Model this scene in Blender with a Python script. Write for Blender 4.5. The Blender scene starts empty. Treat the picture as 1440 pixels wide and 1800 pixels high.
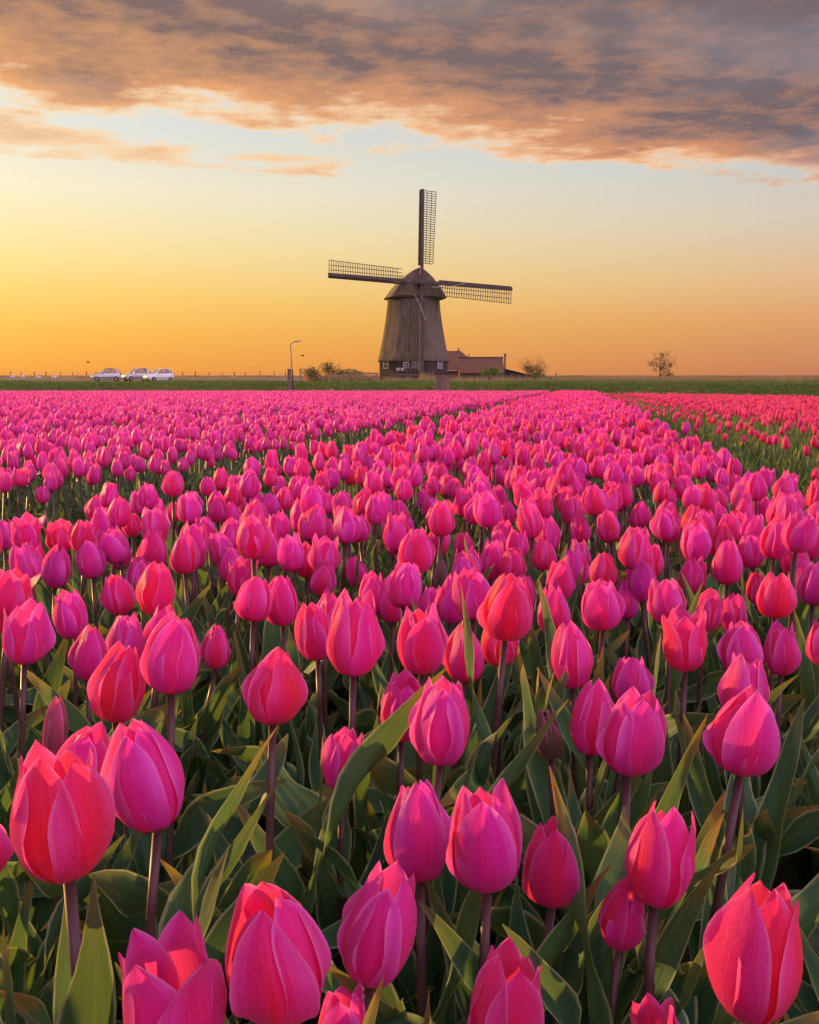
import bpy, math, random
import numpy as np
from mathutils import Vector, Matrix, Euler
R = math.radians
rnd = random.Random(7)
nrs = np.random.RandomState(11)
sc = bpy.context.scene

# ------------------------------------------------------------------ camera
cam = bpy.data.objects.new('camera', bpy.data.cameras.new('camera'))
sc.collection.objects.link(cam)
cam.data.sensor_fit = 'HORIZONTAL'; cam.data.sensor_width = 24; cam.data.lens = 29.167
cam.data.clip_start = .02; cam.data.clip_end = 9000
CAMZ = .78; PITCH = math.atan(222 / 1750)
cam.location = (0, 0, CAMZ); cam.rotation_euler = (R(90) - PITCH, 0, 0)
sc.camera = cam

# ------------------------------------------------------------------ render look
sc.view_settings.view_transform = 'Standard'; sc.view_settings.look = 'None'
sc.view_settings.gamma = 1; sc.view_settings.use_curve_mapping = False
sc.view_settings.exposure = EXPOSURE = 0.63
sc.cycles.max_bounces = 5; sc.cycles.diffuse_bounces = 3; sc.cycles.transmission_bounces = 4
sc.cycles.caustics_reflective = False; sc.cycles.caustics_refractive = False
sc.cycles.use_denoising = True; sc.cycles.adaptive_threshold = .05

# ------------------------------------------------------------------ node helpers
def srgb(r, g, b, k=1.0):
    f = lambda c: (c / 255 / 12.92) if c <= 10 else ((c / 255 + .055) / 1.055) ** 2.4
    return (f(r) * k, f(g) * k, f(b) * k, 1)

class NT:
    def __init__(s, tree): s.t = tree
    def n(s, typ, **kw):
        nd = s.t.nodes.new('ShaderNode' + typ)
        for k, v in kw.items():
            if k.startswith('i_'):
                key = k[2:]
                key = int(key) if key.isdigit() else key.replace('_', ' ')
                s.set(nd.inputs[key], v)
            else: setattr(nd, k, v)
        return nd
    def set(s, sock, v):
        if isinstance(v, bpy.types.NodeSocket): s.t.links.new(v, sock)
        else: sock.default_value = v
    def m(s, op, a, b=0.0, c=0.0, clamp=False):
        nd = s.t.nodes.new('ShaderNodeMath'); nd.operation = op; nd.use_clamp = clamp
        for i, v in enumerate((a, b, c)): s.set(nd.inputs[i], v)
        return nd.outputs[0]
    def mr(s, v, a, b, c=0.0, d=1.0, smooth=False):
        nd = s.t.nodes.new('ShaderNodeMapRange'); nd.clamp = True
        if smooth: nd.interpolation_type = 'SMOOTHSTEP'
        for i, x in enumerate((v, a, b, c, d)): s.set(nd.inputs[i], x)
        return nd.outputs[0]
    def mix(s, f, a, b, typ='MIX'):
        nd = s.t.nodes.new('ShaderNodeMix'); nd.data_type = 'RGBA'; nd.blend_type = typ
        s.set(nd.inputs[0], f); s.set(nd.inputs[6], a); s.set(nd.inputs[7], b)
        return nd.outputs[2]
    def ramp(s, f, stops):
        nd = s.t.nodes.new('ShaderNodeValToRGB'); cr = nd.color_ramp
        while len(cr.elements) < len(stops): cr.elements.new(1)
        for e, (p, c) in zip(cr.elements, sorted(stops, key=lambda q: q[0])):
            e.position = p; e.color = c
        s.set(nd.inputs[0], f); return nd.outputs[0]
    def noise(s, vec, scale, detail=4, rough=.55, dist=0.0, dim='3D'):
        nd = s.t.nodes.new('ShaderNodeTexNoise'); nd.noise_dimensions = dim
        s.set(nd.inputs['Vector'], vec); s.set(nd.inputs['Scale'], scale)
        s.set(nd.inputs['Detail'], detail); s.set(nd.inputs['Roughness'], rough); s.set(nd.inputs['Distortion'], dist)
        return nd.outputs[0]
    def xyz(s, x, y=0.0, z=0.0):
        nd = s.t.nodes.new('ShaderNodeCombineXYZ')
        for i, v in enumerate((x, y, z)): s.set(nd.inputs[i], v)
        return nd.outputs[0]
    def sep(s, v):
        nd = s.t.nodes.new('ShaderNodeSeparateXYZ'); s.set(nd.inputs[0], v); return nd.outputs

# ------------------------------------------------------------------ world: low sun, clear band, cloud deck
SUN_AZ, SUN_EL = -50.0, 11.0            # degrees, azimuth from the view direction (minus = left)
w = bpy.data.worlds.new('World'); sc.world = w; w.use_nodes = True
N = NT(w.node_tree); bg = w.node_tree.nodes['Background']
tc = N.n('TexCoord')
dx, dy, dz = N.sep(tc.outputs['Generated'])
sky = N.n('TexSky', sky_type='NISHITA', sun_disc=False, sun_elevation=R(SUN_EL), sun_rotation=R(SUN_AZ), dust_density=3.0)
nish = N.mix(1.0, sky.outputs[0], (.11, .11, .11, 1), 'MULTIPLY')
hl = N.m('MAXIMUM', N.m('SQRT', N.m('ADD', N.m('MULTIPLY', dx, dx), N.m('MULTIPLY', dy, dy))), .001)
ca = N.m('DIVIDE', N.m('ADD', N.m('MULTIPLY', dx, math.sin(R(SUN_AZ))), N.m('MULTIPLY', dy, math.cos(R(SUN_AZ)))), hl)
zf = N.m('MULTIPLY', dz, 2.0, clamp=True)          # z 0..0.5 -> 0..1
S = lambda r, g, b: srgb(r, g, b, 2 ** -EXPOSURE)      # colours as they read after exposure
near = N.ramp(zf, [(0, S(244,150,62)), (.03, S(254,166,56)), (.10, S(255,186,58)), (.17, S(255,208,92)), (.25, S(255,228,145)), (.36, S(252,240,202)), (.48, S(232,232,224)), (.62, S(206,210,216)), (1, S(165,170,184))])
away = N.ramp(zf, [(0, S(192,118,92)), (.04, S(208,134,98)), (.12, S(225,158,106)), (.2, S(228,184,142)), (.3, S(216,200,182)), (.40, S(198,200,202)), (.56, S(170,180,194)), (1, S(136,146,164))])
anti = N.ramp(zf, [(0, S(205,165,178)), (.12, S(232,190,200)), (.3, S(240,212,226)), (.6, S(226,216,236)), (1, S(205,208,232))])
anti = N.mix(1.0, anti, (2.55, 2.2, 2.75, 1), 'MULTIPLY')  # unseen sky behind the camera brightened, added as front fill for the flowers
g1 = N.mix(N.mr(ca, .26, .96), away, near)
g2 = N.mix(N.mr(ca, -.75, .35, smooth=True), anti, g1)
clear = N.mix(.07, g2, nish)
# clouds lie on a flat deck: direction -> point on the deck
zz = N.m('MAXIMUM', dz, .015)
px = N.m('DIVIDE', dx, zz); py = N.m('DIVIDE', dy, zz)
SEED = 25.3
def density(px, py):
    P0 = N.xyz(px, py, SEED)
    edge = N.m('SUBTRACT', N.m('ADD', 4.34, N.m('MULTIPLY', px, .40)), py)      # > 0 : under the deck
    nA = N.noise(P0, .55, 2, .5); nB = N.noise(P0, 2.0, 6, .62)
    nn = N.m('ADD', N.m('MULTIPLY', N.m('SUBTRACT', nA, .5), 1.3), N.m('MULTIPLY', N.m('SUBTRACT', nB, .5), 2.9))
    edgec = N.m('MINIMUM', N.m('MULTIPLY', edge, 1.25), 1.3)
    edgec = N.m('MAXIMUM', edgec, N.m('ADD', -.80, N.m('MULTIPLY', edge, .05)))
    # a thin torn bank of cloud in front of the deck, on the sunny side
    qy = N.m('DIVIDE', N.m('SUBTRACT', N.m('SUBTRACT', py, 4.85), N.m('MULTIPLY', px, .38)), .44)
    bank = N.m('MULTIPLY', N.m('EXPONENT', N.m('MULTIPLY', N.m('MULTIPLY', qy, qy), -1.0)), N.mr(px, .25, -.6, smooth=True))
    edgec = N.m('MAXIMUM', edgec, N.m('SUBTRACT', N.m('MULTIPLY', bank, 1.12), .82))
    return N.m('ADD', edgec, nn), P0, bank
dens, P0, bank0 = density(px, py)
sx_, sy_ = math.sin(R(SUN_AZ)) * .10, math.cos(R(SUN_AZ)) * .10
dens2, _, _ = density(N.m('ADD', px, sx_), N.m('ADD', py, sy_))
relief = N.mr(N.m('SUBTRACT', dens, dens2), -.10, .42)
cov = N.mr(dens, -.10, .34, smooth=True)
cov = N.m('MULTIPLY', cov, N.mr(dz, .085, .16, smooth=True))
thick = N.mr(dens, .0, 1.7)
sunny = N.mr(ca, .3, .97)
rim = N.mix(sunny, S(252,202,158), S(255,242,204))
body = N.mix(sunny, S(118,104,109), S(136,111,105))
glow = N.mix(sunny, S(222,150,112), S(246,178,118))
lit = N.m('MULTIPLY', relief, N.mr(thick, .95, .15, .34, 1.0))
ccol = N.mix(N.mr(thick, .04, .32), rim, N.mix(lit, N.mix(N.mr(thick, .15, .6), glow, body), glow))
ccol = N.mix(N.m('MULTIPLY', N.mr(N.noise(P0, 1.0, 3, .5), .54, .70), .40), ccol, N.mix(sunny, S(140,140,154), S(178,164,156)))
ccol = N.mix(N.m('MULTIPLY', bank0, N.mr(thick, .8, .2, .35, .85)), ccol, N.mix(.35, rim, glow))
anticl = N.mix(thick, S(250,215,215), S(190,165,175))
anticl = N.mix(1.0, anticl, (2.2, 2.0, 2.3, 1), 'MULTIPLY')  # unseen cloud on that side brightened too, as part of the added fill
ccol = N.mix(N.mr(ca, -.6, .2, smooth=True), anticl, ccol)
# broken cloud further back
cov = N.m('MULTIPLY', cov, N.mr(py, -1.2, .8, .35, 1.0))
full = N.mix(cov, clear, ccol)
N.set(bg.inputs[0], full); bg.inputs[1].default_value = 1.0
w.cycles.sampling_method = 'MANUAL'; w.cycles.sample_map_resolution = 512

# ------------------------------------------------------------------ sun
sl = bpy.data.lights.new('sun', 'SUN'); sl.energy = 5.0; sl.angle = R(.6); sl.color = (1.0, .56, .20)
so = bpy.data.objects.new('sun', sl); sc.collection.objects.link(so)
sd = Vector((math.sin(R(SUN_AZ)) * math.cos(R(SUN_EL)), math.cos(R(SUN_AZ)) * math.cos(R(SUN_EL)), math.sin(R(SUN_EL))))
so.rotation_euler = sd.to_track_quat('Z', 'Y').to_euler(); so.location = sd * 60

# ------------------------------------------------------------------ geometry helpers
COL = sc.collection
def P(u, v, Y):
    """world point at distance Y seen at photo pixel (u, v): used as a surveyor would, to lay out the far things"""
    yc = 1750 * math.cos(PITCH) + (900 - v) * math.sin(PITCH)
    zc = -1750 * math.sin(PITCH) + (900 - v) * math.cos(PITCH)
    return Vector(((u - 720) * Y / yc, Y, CAMZ + zc * Y / yc))

class MB:
    def __init__(s): s.v = []; s.f = []; s.mi = []; s.uv = None
    def quad(s, a, b, c, d, m=0):
        k = len(s.v); s.v += [tuple(a), tuple(b), tuple(c), tuple(d)]; s.f.append((k, k+1, k+2, k+3)); s.mi.append(m)
    def poly(s, pts, m=0):
        k = len(s.v); s.v += [tuple(p) for p in pts]; s.f.append(tuple(range(k, k+len(pts)))); s.mi.append(m)
    def box(s, c, d, rot=None, m=0, taper=1.0):
        k = len(s.v); hx, hy, hz = d[0]/2, d[1]/2, d[2]/2
        for z in (-1, 1):
            q = taper if z > 0 else 1
            for x, y in ((-1,-1),(1,-1),(1,1),(-1,1)):
                p = Vector((x*hx*q, y*hy*q, z*hz))
                if rot is not None: p = rot @ p
                s.v.append(tuple(p + Vector(c)))
        for f in ((0,3,2,1),(4,5,6,7),(0,1,5,4),(1,2,6,5),(2,3,7,6),(3,0,4,7)):
            s.f.append(tuple(k+i for i in f)); s.mi.append(m)
    def bar(s, a, b, w, t=None, m=0):
        a, b = Vector(a), Vector(b); d = b - a; L = d.length
        if L < 1e-6: return
        s.box((a+b)/2, (w, t or w, L), d.to_track_quat('Z', 'Y').to_matrix(), m)
    def tube(s, pts, rs, n=6, m=0, cap=True):
        pts = [Vector(p) for p in pts]
        if not isinstance(rs, (list, tuple)): rs = [rs]*len(pts)
        k = len(s.v); ref = Vector((0.3, .9, .2)).normalized()
        for i, p in enumerate(pts):
            d = (pts[min(i+1, len(pts)-1)] - pts[max(i-1, 0)])
            d = d.normalized() if d.length > 1e-9 else Vector((0,0,1))
            x = d.cross(ref); x = x.normalized() if x.length > .05 else d.cross(Vector((1,0,0))).normalized()
            y = d.cross(x)
            for j in range(n):
                a = 2*math.pi*j/n; s.v.append(tuple(p + (x*math.cos(a) + y*math.sin(a))*rs[i]))
        for i in range(len(pts)-1):
            for j in range(n):
                s.f.append((k+i*n+j, k+i*n+(j+1)%n, k+(i+1)*n+(j+1)%n, k+(i+1)*n+j)); s.mi.append(m)
        if cap:
            s.f.append(tuple(k+j for j in reversed(range(n)))); s.mi.append(m)
            s.f.append(tuple(k+(len(pts)-1)*n+j for j in range(n))); s.mi.append(m)
    def rings(s, rows, closed=True, m=0, cap0=False, cap1=False):
        k = len(s.v); n = len(rows[0])
        for r in rows: s.v += [tuple(p) for p in r]
        for i in range(len(rows)-1):
            for j in range(n if closed else n-1):
                s.f.append((k+i*n+j, k+i*n+(j+1)%n, k+(i+1)*n+(j+1)%n, k+(i+1)*n+j)); s.mi.append(m)
        if cap0: s.f.append(tuple(k+j for j in reversed(range(n)))); s.mi.append(m)
        if cap1: s.f.append(tuple(k+(len(rows)-1)*n+j for j in range(n))); s.mi.append(m)
    def mesh(s, name, mats, smooth=False):
        me = bpy.data.meshes.new(name); me.from_pydata(s.v, [], s.f)
        for mt in (mats if isinstance(mats, (list, tuple)) else [mats]): me.materials.append(mt)
        if any(s.mi): me.polygons.foreach_set('material_index', s.mi)
        if smooth: me.polygons.foreach_set('use_smooth', [True]*len(s.f))
        me.update(); return me
    def build(s, name, mats, parent=None, smooth=False):
        return link(name, s.mesh(name, mats, smooth), parent)

def link(name, me, parent=None):
    o = bpy.data.objects.new(name, me); COL.objects.link(o)
    if parent: o.parent = parent
    return o
def tag(o, label=None, cat=None, group=None, kind=None):
    if label: o['label'] = label
    if cat: o['category'] = cat
    if group: o['group'] = group
    if kind: o['kind'] = kind
    return o
def empty(name, loc=(0,0,0), rot=(0,0,0)):
    e = bpy.data.objects.new(name, None); COL.objects.link(e); e.location = loc; e.rotation_euler = rot
    e.empty_display_size = .05; return e

# ------------------------------------------------------------------ materials
def mat(name):
    m = bpy.data.materials.new(name); m.use_nodes = True
    T = NT(m.node_tree); b = m.node_tree.nodes['Principled BSDF']; return m, T, b
def out(m): return m.node_tree.nodes['Material Output']

def noisy(name, c1, c2, scale=3.0, rough=.8, bump=.3, bscale=None, stretch=(1,1,1), detail=5, c3=None, coords='Object'):
    m, T, b = mat(name)
    t = T.n('TexCoord').outputs[coords]
    mp = T.n('Mapping'); T.set(mp.inputs[0], t); mp.inputs['Scale'].default_value = stretch
    f = T.noise(mp.outputs[0], scale, detail, .6)
    c = T.mix(T.mr(f, .35, .68), c1, c2)
    if c3: c = T.mix(T.mr(T.noise(mp.outputs[0], scale*.23, 3, .5), .5, .68), c, c3)
    T.set(b.inputs['Base Color'], c); b.inputs['Roughness'].default_value = rough
    b.inputs['Specular IOR Level'].default_value = .25
    if bump:
        bp = T.n('Bump'); bp.inputs['Strength'].default_value = bump; bp.inputs['Distance'].default_value = .05
        T.set(bp.inputs['Height'], T.noise(mp.outputs[0], bscale or scale*4, 5, .6)); T.set(b.inputs['Normal'], bp.outputs[0])
    return m
def lin(r, g, b): return (r, g, b, 1)

def petal_mat(name, A, B, C, D, trans=.46, tcol=None, RIM=(1.0, .40, .76, 1)):
    """A body, B pale margin, C flame down the middle, D base"""
    m, T, b = mat(name)
    u, v, _ = T.sep(T.n('UVMap').outputs[0])
    oi = T.n('ObjectInfo').outputs['Random']
    e = T.m('ABSOLUTE', T.m('SUBTRACT', T.m('MULTIPLY', u, 2), 1))
    off = T.m('MULTIPLY', oi, 37.0)
    streak = T.noise(T.xyz(T.m('MULTIPLY', u, 46), T.m('MULTIPLY', v, 1.6), off), 1.0, 3, .6)
    blot = T.noise(T.xyz(T.m('MULTIPLY', u, 3), T.m('MULTIPLY', v, 2.2), off), 1.0, 3, .5)
    fl = T.m('MULTIPLY', T.mr(T.m('ADD', e, T.m('MULTIPLY', T.m('SUBTRACT', blot, .5), 1.0)), .62, .02, smooth=True), T.mr(v, .98, .55))
    fl = T.m('MULTIPLY', fl, T.mr(oi, 0, 1, .35, 1.0))
    fl = T.m('MULTIPLY', fl, T.mr(streak, .25, .6, .65, 1.0))
    mg = T.mr(T.m('ADD', T.m('ADD', e, T.m('MULTIPLY', T.m('SUBTRACT', streak, .5), .5)), T.m('MULTIPLY', T.m('SUBTRACT', blot, .5), -.9)), .30, 1.0, smooth=True)
    mg = T.m('MULTIPLY', mg, T.mr(v, .12, .55))
    c = T.mix(fl, A, C)
    c = T.mix(mg, c, B)
    c = T.mix(T.m('MULTIPLY', T.mr(streak, .4, .75), .22), c, B)
    rib = T.noise(T.xyz(T.m('MULTIPLY', u, 120), T.m('MULTIPLY', v, 2.5), off), 1.0, 2, .6)
    c = T.mix(T.m('MULTIPLY', T.mr(rib, .45, .70), .34), c, B)
    c = T.mix(T.m('MULTIPLY', T.mr(rib, .52, .30), .34), c, C)
    c = T.mix(T.m('MULTIPLY', T.mr(T.m('ADD', e, T.m('MULTIPLY', T.m('SUBTRACT', rib, .5), .12)), .86, .98), T.mr(v, .25, .7, 0, .6)), c, RIM)
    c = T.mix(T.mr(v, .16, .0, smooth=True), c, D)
    hs = T.n('HueSaturation'); T.set(hs.inputs['Color'], c)
    T.set(hs.inputs['Hue'], T.mr(oi, 0, 1, .487, .512)); T.set(hs.inputs['Value'], T.mr(T.m('FRACT', T.m('MULTIPLY', oi, 7.13)), 0, 1, .88, 1.08))
    c = hs.outputs[0]
    ob = T.n('TexCoord').outputs['Object']
    c = T.mix(T.m('MULTIPLY', T.mr(T.noise(ob, 1100, 1, .5), .52, .72), .09), c, lin(1, .55, .72))
    T.set(b.inputs['Base Color'], c); b.inputs['Roughness'].default_value = .48
    b.inputs['Specular IOR Level'].default_value = .24
    b.inputs['Sheen Weight'].default_value = .22; b.inputs['Sheen Roughness'].default_value = .4
    b.inputs['Sheen Tint'].default_value = (1, .72, .75, 1)
    bp = T.n('Bump'); bp.inputs['Strength'].default_value = .6; bp.inputs['Distance'].default_value = .0015
    vor = T.n('TexVoronoi'); T.set(vor.inputs['Vector'], T.n('TexCoord').outputs['Object']); vor.inputs['Scale'].default_value = 700
    dew = T.m('MULTIPLY', T.mr(vor.outputs['Distance'], .34, .08), T.mr(T.noise(ob, 60, 2, .5), .42, .6))
    hgt = T.m('ADD', T.m('MULTIPLY', rib, .8), T.m('MULTIPLY', dew, .8))
    T.set(bp.inputs['Height'], hgt); T.set(b.inputs['Normal'], bp.outputs[0])
    tr = T.n('BsdfTranslucent'); T.set(tr.inputs['Color'], T.mix(.32, c, tcol or lin(1.0, .14, .08))); T.set(tr.inputs['Normal'], bp.outputs[0])
    mx = T.n('MixShader'); mx.inputs[0].default_value = trans
    T.set(mx.inputs[1], b.outputs[0]); T.set(mx.inputs[2], tr.outputs[0]); T.set(out(m).inputs[0], mx.outputs[0])
    return m

def leaf_mat(name, A, B, tip, trans=.32):
    m, T, b = mat(name)
    u, v, _ = T.sep(T.n('UVMap').outputs[0]); oi = T.n('ObjectInfo').outputs['Random']
    e = T.m('ABSOLUTE', T.m('SUBTRACT', T.m('MULTIPLY', u, 2), 1)); off = T.m('MULTIPLY', oi, 31.0)
    vein = T.noise(T.xyz(T.m('MULTIPLY', u, 30), T.m('MULTIPLY', v, 1.2), off), 1.0, 2, .5)
    bl = T.noise(T.xyz(T.m('MULTIPLY', u, 2.5), T.m('MULTIPLY', v, 5), off), 1.0, 4, .55)
    c = T.mix(T.mr(T.m('ADD', bl, T.m('MULTIPLY', T.m('SUBTRACT', oi, .5), .35)), .35, .68), A, B)
    c = T.mix(T.m('MULTIPLY', T.mr(vein, .42, .68), .5), c, B)
    c = T.mix(T.m('MULTIPLY', T.mr(e, .84, .95), .85), c, lin(.42, .48, .20))
    c = T.mix(T.m('MULTIPLY', T.mr(T.m('ADD', v, T.m('MULTIPLY', T.m('SUBTRACT', bl, .5), .2)), .84, 1.0), T.mr(oi, .2, .9, .2, 1)), c, tip)
    T.set(b.inputs['Base Color'], c); b.inputs['Roughness'].default_value = .48; b.inputs['Specular IOR Level'].default_value = .35
    bp = T.n('Bump'); bp.inputs['Strength'].default_value = .6; bp.inputs['Distance'].default_value = .002
    T.set(bp.inputs['Height'], T.noise(T.xyz(T.m('MULTIPLY', u, 55), T.m('MULTIPLY', v, 2), off), 1.0, 3, .5)); T.set(b.inputs['Normal'], bp.outputs[0])
    tr = T.n('BsdfTranslucent'); T.set(tr.inputs['Color'], T.mix(.5, c, lin(.22, .30, .03)))
    mx = T.n('MixShader'); mx.inputs[0].default_value = trans
    T.set(mx.inputs[1], b.outputs[0]); T.set(mx.inputs[2], tr.outputs[0]); T.set(out(m).inputs[0], mx.outputs[0])
    return m

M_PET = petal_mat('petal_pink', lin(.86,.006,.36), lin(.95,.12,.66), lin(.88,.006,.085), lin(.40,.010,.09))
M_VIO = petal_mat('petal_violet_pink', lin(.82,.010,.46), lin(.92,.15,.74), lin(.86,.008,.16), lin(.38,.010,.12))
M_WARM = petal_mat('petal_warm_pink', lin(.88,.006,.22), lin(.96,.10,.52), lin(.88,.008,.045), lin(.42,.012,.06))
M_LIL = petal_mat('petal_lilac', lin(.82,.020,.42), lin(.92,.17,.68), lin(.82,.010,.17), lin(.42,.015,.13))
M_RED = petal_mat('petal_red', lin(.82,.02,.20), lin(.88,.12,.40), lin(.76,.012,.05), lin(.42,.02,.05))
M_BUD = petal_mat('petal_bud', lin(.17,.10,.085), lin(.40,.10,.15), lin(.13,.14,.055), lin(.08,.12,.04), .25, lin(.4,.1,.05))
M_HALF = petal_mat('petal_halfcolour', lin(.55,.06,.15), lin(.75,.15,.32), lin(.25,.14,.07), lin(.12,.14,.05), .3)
M_YEL = petal_mat('petal_yellow', lin(.80,.62,.22), lin(.85,.72,.4), lin(.8,.5,.1), lin(.3,.3,.08), .3, lin(.9,.6,.2))
M_LEAF = leaf_mat('tulip_leaf', lin(.020,.090,.046), lin(.078,.205,.062), lin(.55,.26,.05))
M_LEAF2 = leaf_mat('tulip_leaf_pale', lin(.045,.13,.040), lin(.10,.20,.045), lin(.30,.18,.05))
m, T, b = mat('tulip_stem'); M_STEM = m
_z = T.sep(T.n('TexCoord').outputs['Object'])[2]
T.set(b.inputs['Base Color'], T.mix(T.mr(_z, .35, .85), lin(.05,.07,.03), lin(.085,.032,.034))); b.inputs['Roughness'].default_value = .5
M_SOIL = noisy('soil', lin(.045,.030,.020), lin(.09,.062,.042), 9, .95, .9, 30, c3=lin(.05,.06,.025))
M_STUB = noisy('bare_soil', lin(.17,.085,.04), lin(.26,.14,.065), .8, .95, .6, 9, c3=lin(.15,.11,.045))
M_GRASS = noisy('bank_grass', lin(.08,.15,.03), lin(.18,.24,.055), .9, .9, .8, 5, c3=lin(.24,.21,.06))
M_DIKE = noisy('dike_turf', lin(.16,.115,.055), lin(.26,.18,.09), .25, .95, .5, 2, c3=lin(.11,.12,.045))
M_BLADE = noisy('grass_blade', lin(.10,.19,.03), lin(.24,.28,.065), .4, .7, 0)
M_REED = noisy('dry_reed', lin(.30,.21,.10), lin(.42,.30,.15), 2, .8, 0)
M_THATCH = noisy('thatch', lin(.105,.082,.056), lin(.19,.15,.105), 1.6, .95, 1.0, 10, (1,1,.22), c3=lin(.14,.12,.09))
M_DARKWOOD = noisy('tarred_boards', lin(.040,.030,.026), lin(.085,.062,.05), 2.2, .8, .4, 8, (.3,.3,2))
M_WOOD = noisy('weathered_wood', lin(.15,.10,.072), lin(.26,.18,.13), 3, .85, .5, 14, (1,1,.25))
M_SAIL = noisy('sail_timber', lin(.055,.042,.034), lin(.11,.082,.065), 3, .8, .3, 9)
M_WHITE = noisy('white_paint', lin(.40,.37,.33), lin(.50,.47,.43), 3, .6, .1)
m, T, b = mat('window_glass'); M_GLASS = m
b.inputs['Base Color'].default_value = lin(.03,.035,.04); b.inputs['Roughness'].default_value = .08; b.inputs['Specular IOR Level'].default_value = .8
M_METAL = noisy('galvanised_metal', lin(.20,.19,.18), lin(.30,.29,.27), 5, .45, .05); M_METAL.node_tree.nodes['Principled BSDF'].inputs['Metallic'].default_value = .5
M_RUBBER = noisy('rubber', lin(.02,.02,.02), lin(.035,.035,.035), 8, .8, .1)
M_BARK = noisy('bark', lin(.07,.05,.035), lin(.13,.09,.06), 5, .9, .5)
M_TWIGLEAF = noisy('spring_leaf', lin(.11,.10,.035), lin(.20,.15,.05), 2, .7, 0)
M_YLEAF = noisy('willow_leaf', lin(.20,.20,.035), lin(.32,.28,.06), 2, .7, 0)
M_BRICK = noisy('brick', lin(.22,.10,.06), lin(.32,.15,.09), 4, .9, .3)
M_WOOL = noisy('wool', lin(.55,.50,.42), lin(.7,.64,.55), 6, .95, .6)
m, T, b = mat('roof_tiles'); M_TILE = m
_t = T.n('TexCoord').outputs['Object']; _br = T.n('TexBrick'); T.set(_br.inputs['Vector'], T.n('UVMap').outputs[0])
_br.inputs['Color1'].default_value = lin(.29,.125,.065); _br.inputs['Color2'].default_value = lin(.20,.088,.048); _br.inputs['Mortar'].default_value = lin(.09,.04,.03)
_br.inputs['Scale'].default_value = 1; _br.inputs['Brick Width'].default_value = .3; _br.inputs['Row Height'].default_value = .34; _br.inputs['Mortar Size'].default_value = .03
T.set(b.inputs['Base Color'], T.mix(T.mr(T.noise(_t, .9, 4, .6), .45, .7), _br.outputs['Color'], lin(.14,.095,.065))); b.inputs['Roughness'].default_value = .85
_bp = T.n('Bump'); _bp.inputs['Strength'].default_value = .6; _bp.inputs['Distance'].default_value = .05; T.set(_bp.inputs['Height'], _br.outputs['Fac']); T.set(b.inputs['Normal'], _bp.outputs[0])
def paint(name, c, metallic=.3):
    m, T, b = mat(name); b.inputs['Base Color'].default_value = c; b.inputs['Metallic'].default_value = metallic
    b.inputs['Roughness'].default_value = .32; b.inputs['Coat Weight'].default_value = .6; b.inputs['Coat Roughness'].default_value = .06
    return m
M_SILVER = paint('silver_paint', lin(.50,.50,.51), .45); M_CARWHITE = paint('white_car_paint', lin(.74,.74,.74), 0); M_GREY = paint('grey_paint', lin(.48,.48,.48), .3)

# ------------------------------------------------------------------ setting: ground, soil, bank, plateau, dike
g = MB(); g.quad((-4000,-200,-.02), (4000,-200,-.02), (4000,6000,-.02), (-4000,6000,-.02))
tag(g.build('ground', M_SOIL), kind='structure')
def grid(name, xs, ys, zf, mtl, smooth=True):
    nx, ny = len(xs), len(ys); V = [(x, y, zf(x, y)) for y in ys for x in xs]
    F = [(j*nx+i, j*nx+i+1, (j+1)*nx+i+1, (j+1)*nx+i) for j in range(ny-1) for i in range(nx-1)]
    me = bpy.data.meshes.new(name); me.from_pydata(V, [], F); me.materials.append(mtl)
    if smooth: me.polygons.foreach_set('use_smooth', [True]*len(F))
    return tag(link(name, me), kind='structure')
def n2(x, y, s=1.0):
    return (math.sin(x*.9*s+1.3) * math.cos(y*1.1*s+.4) + .5*math.sin(x*2.3*s+y*1.7*s) + .35*math.sin(x*5.1*s-y*3.9*s+2)) / 1.85
grid('field_soil', list(np.linspace(-40, 40, 161)), list(np.linspace(-3, 60, 127)), lambda x, y: .004 + .012*n2(x, y, 5), M_SOIL)
BANK = [(59.2,-.01),(60.2,.12),(61.4,.40),(63.0,.80),(64.4,.94),(66,.97),(75,1.0),(100,1.08),(135,1.2),(200,1.25),(268,1.25)]
def bankz(x, y):
    z = float(np.interp(y, [b[0] for b in BANK], [b[1] for b in BANK]))
    k = min(1, max(0, (y-59.3)/2)); kk = 1 if y < 80 else .5
    return z + k*kk*(.045*n2(x, y, 1.3) + .05*n2(x*.13, y*.1, 1))
bx = list(np.linspace(-46, 46, 240)); bx = [-900,-400,-150,-80,-60] + bx + [60,80,150,400,900]
by = list(np.linspace(59.2, 68, 30)) + [70,75,82,90,100,110,120,135,150,170,200,235,268]
grid('grass_bank', bx, by, bankz, M_GRASS)
DIKE = [(248,1.2),(252,1.7),(259,3.3),(261,3.42),(264,3.42),(275,.8)]
grid('dike', [-1500,-600]+list(np.linspace(-140,140,180))+[600,1500], [d[0] for d in DIKE],
     lambda x, y: float(np.interp(y, [d[0] for d in DIKE], [d[1] for d in DIKE])) + .10*n2(x*.3, y, .8) + .05*n2(x, y, 1), M_DIKE)
# strip of bare soil beside the right-hand end of the tulips
grid('bare_strip', list(np.linspace(9, 40, 40)), list(np.linspace(24, 59, 40)), lambda x, y: .05 + .03*n2(x, y, 2) + .10*(1-min(1, abs(x-30)/30)), M_STUB)

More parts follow.
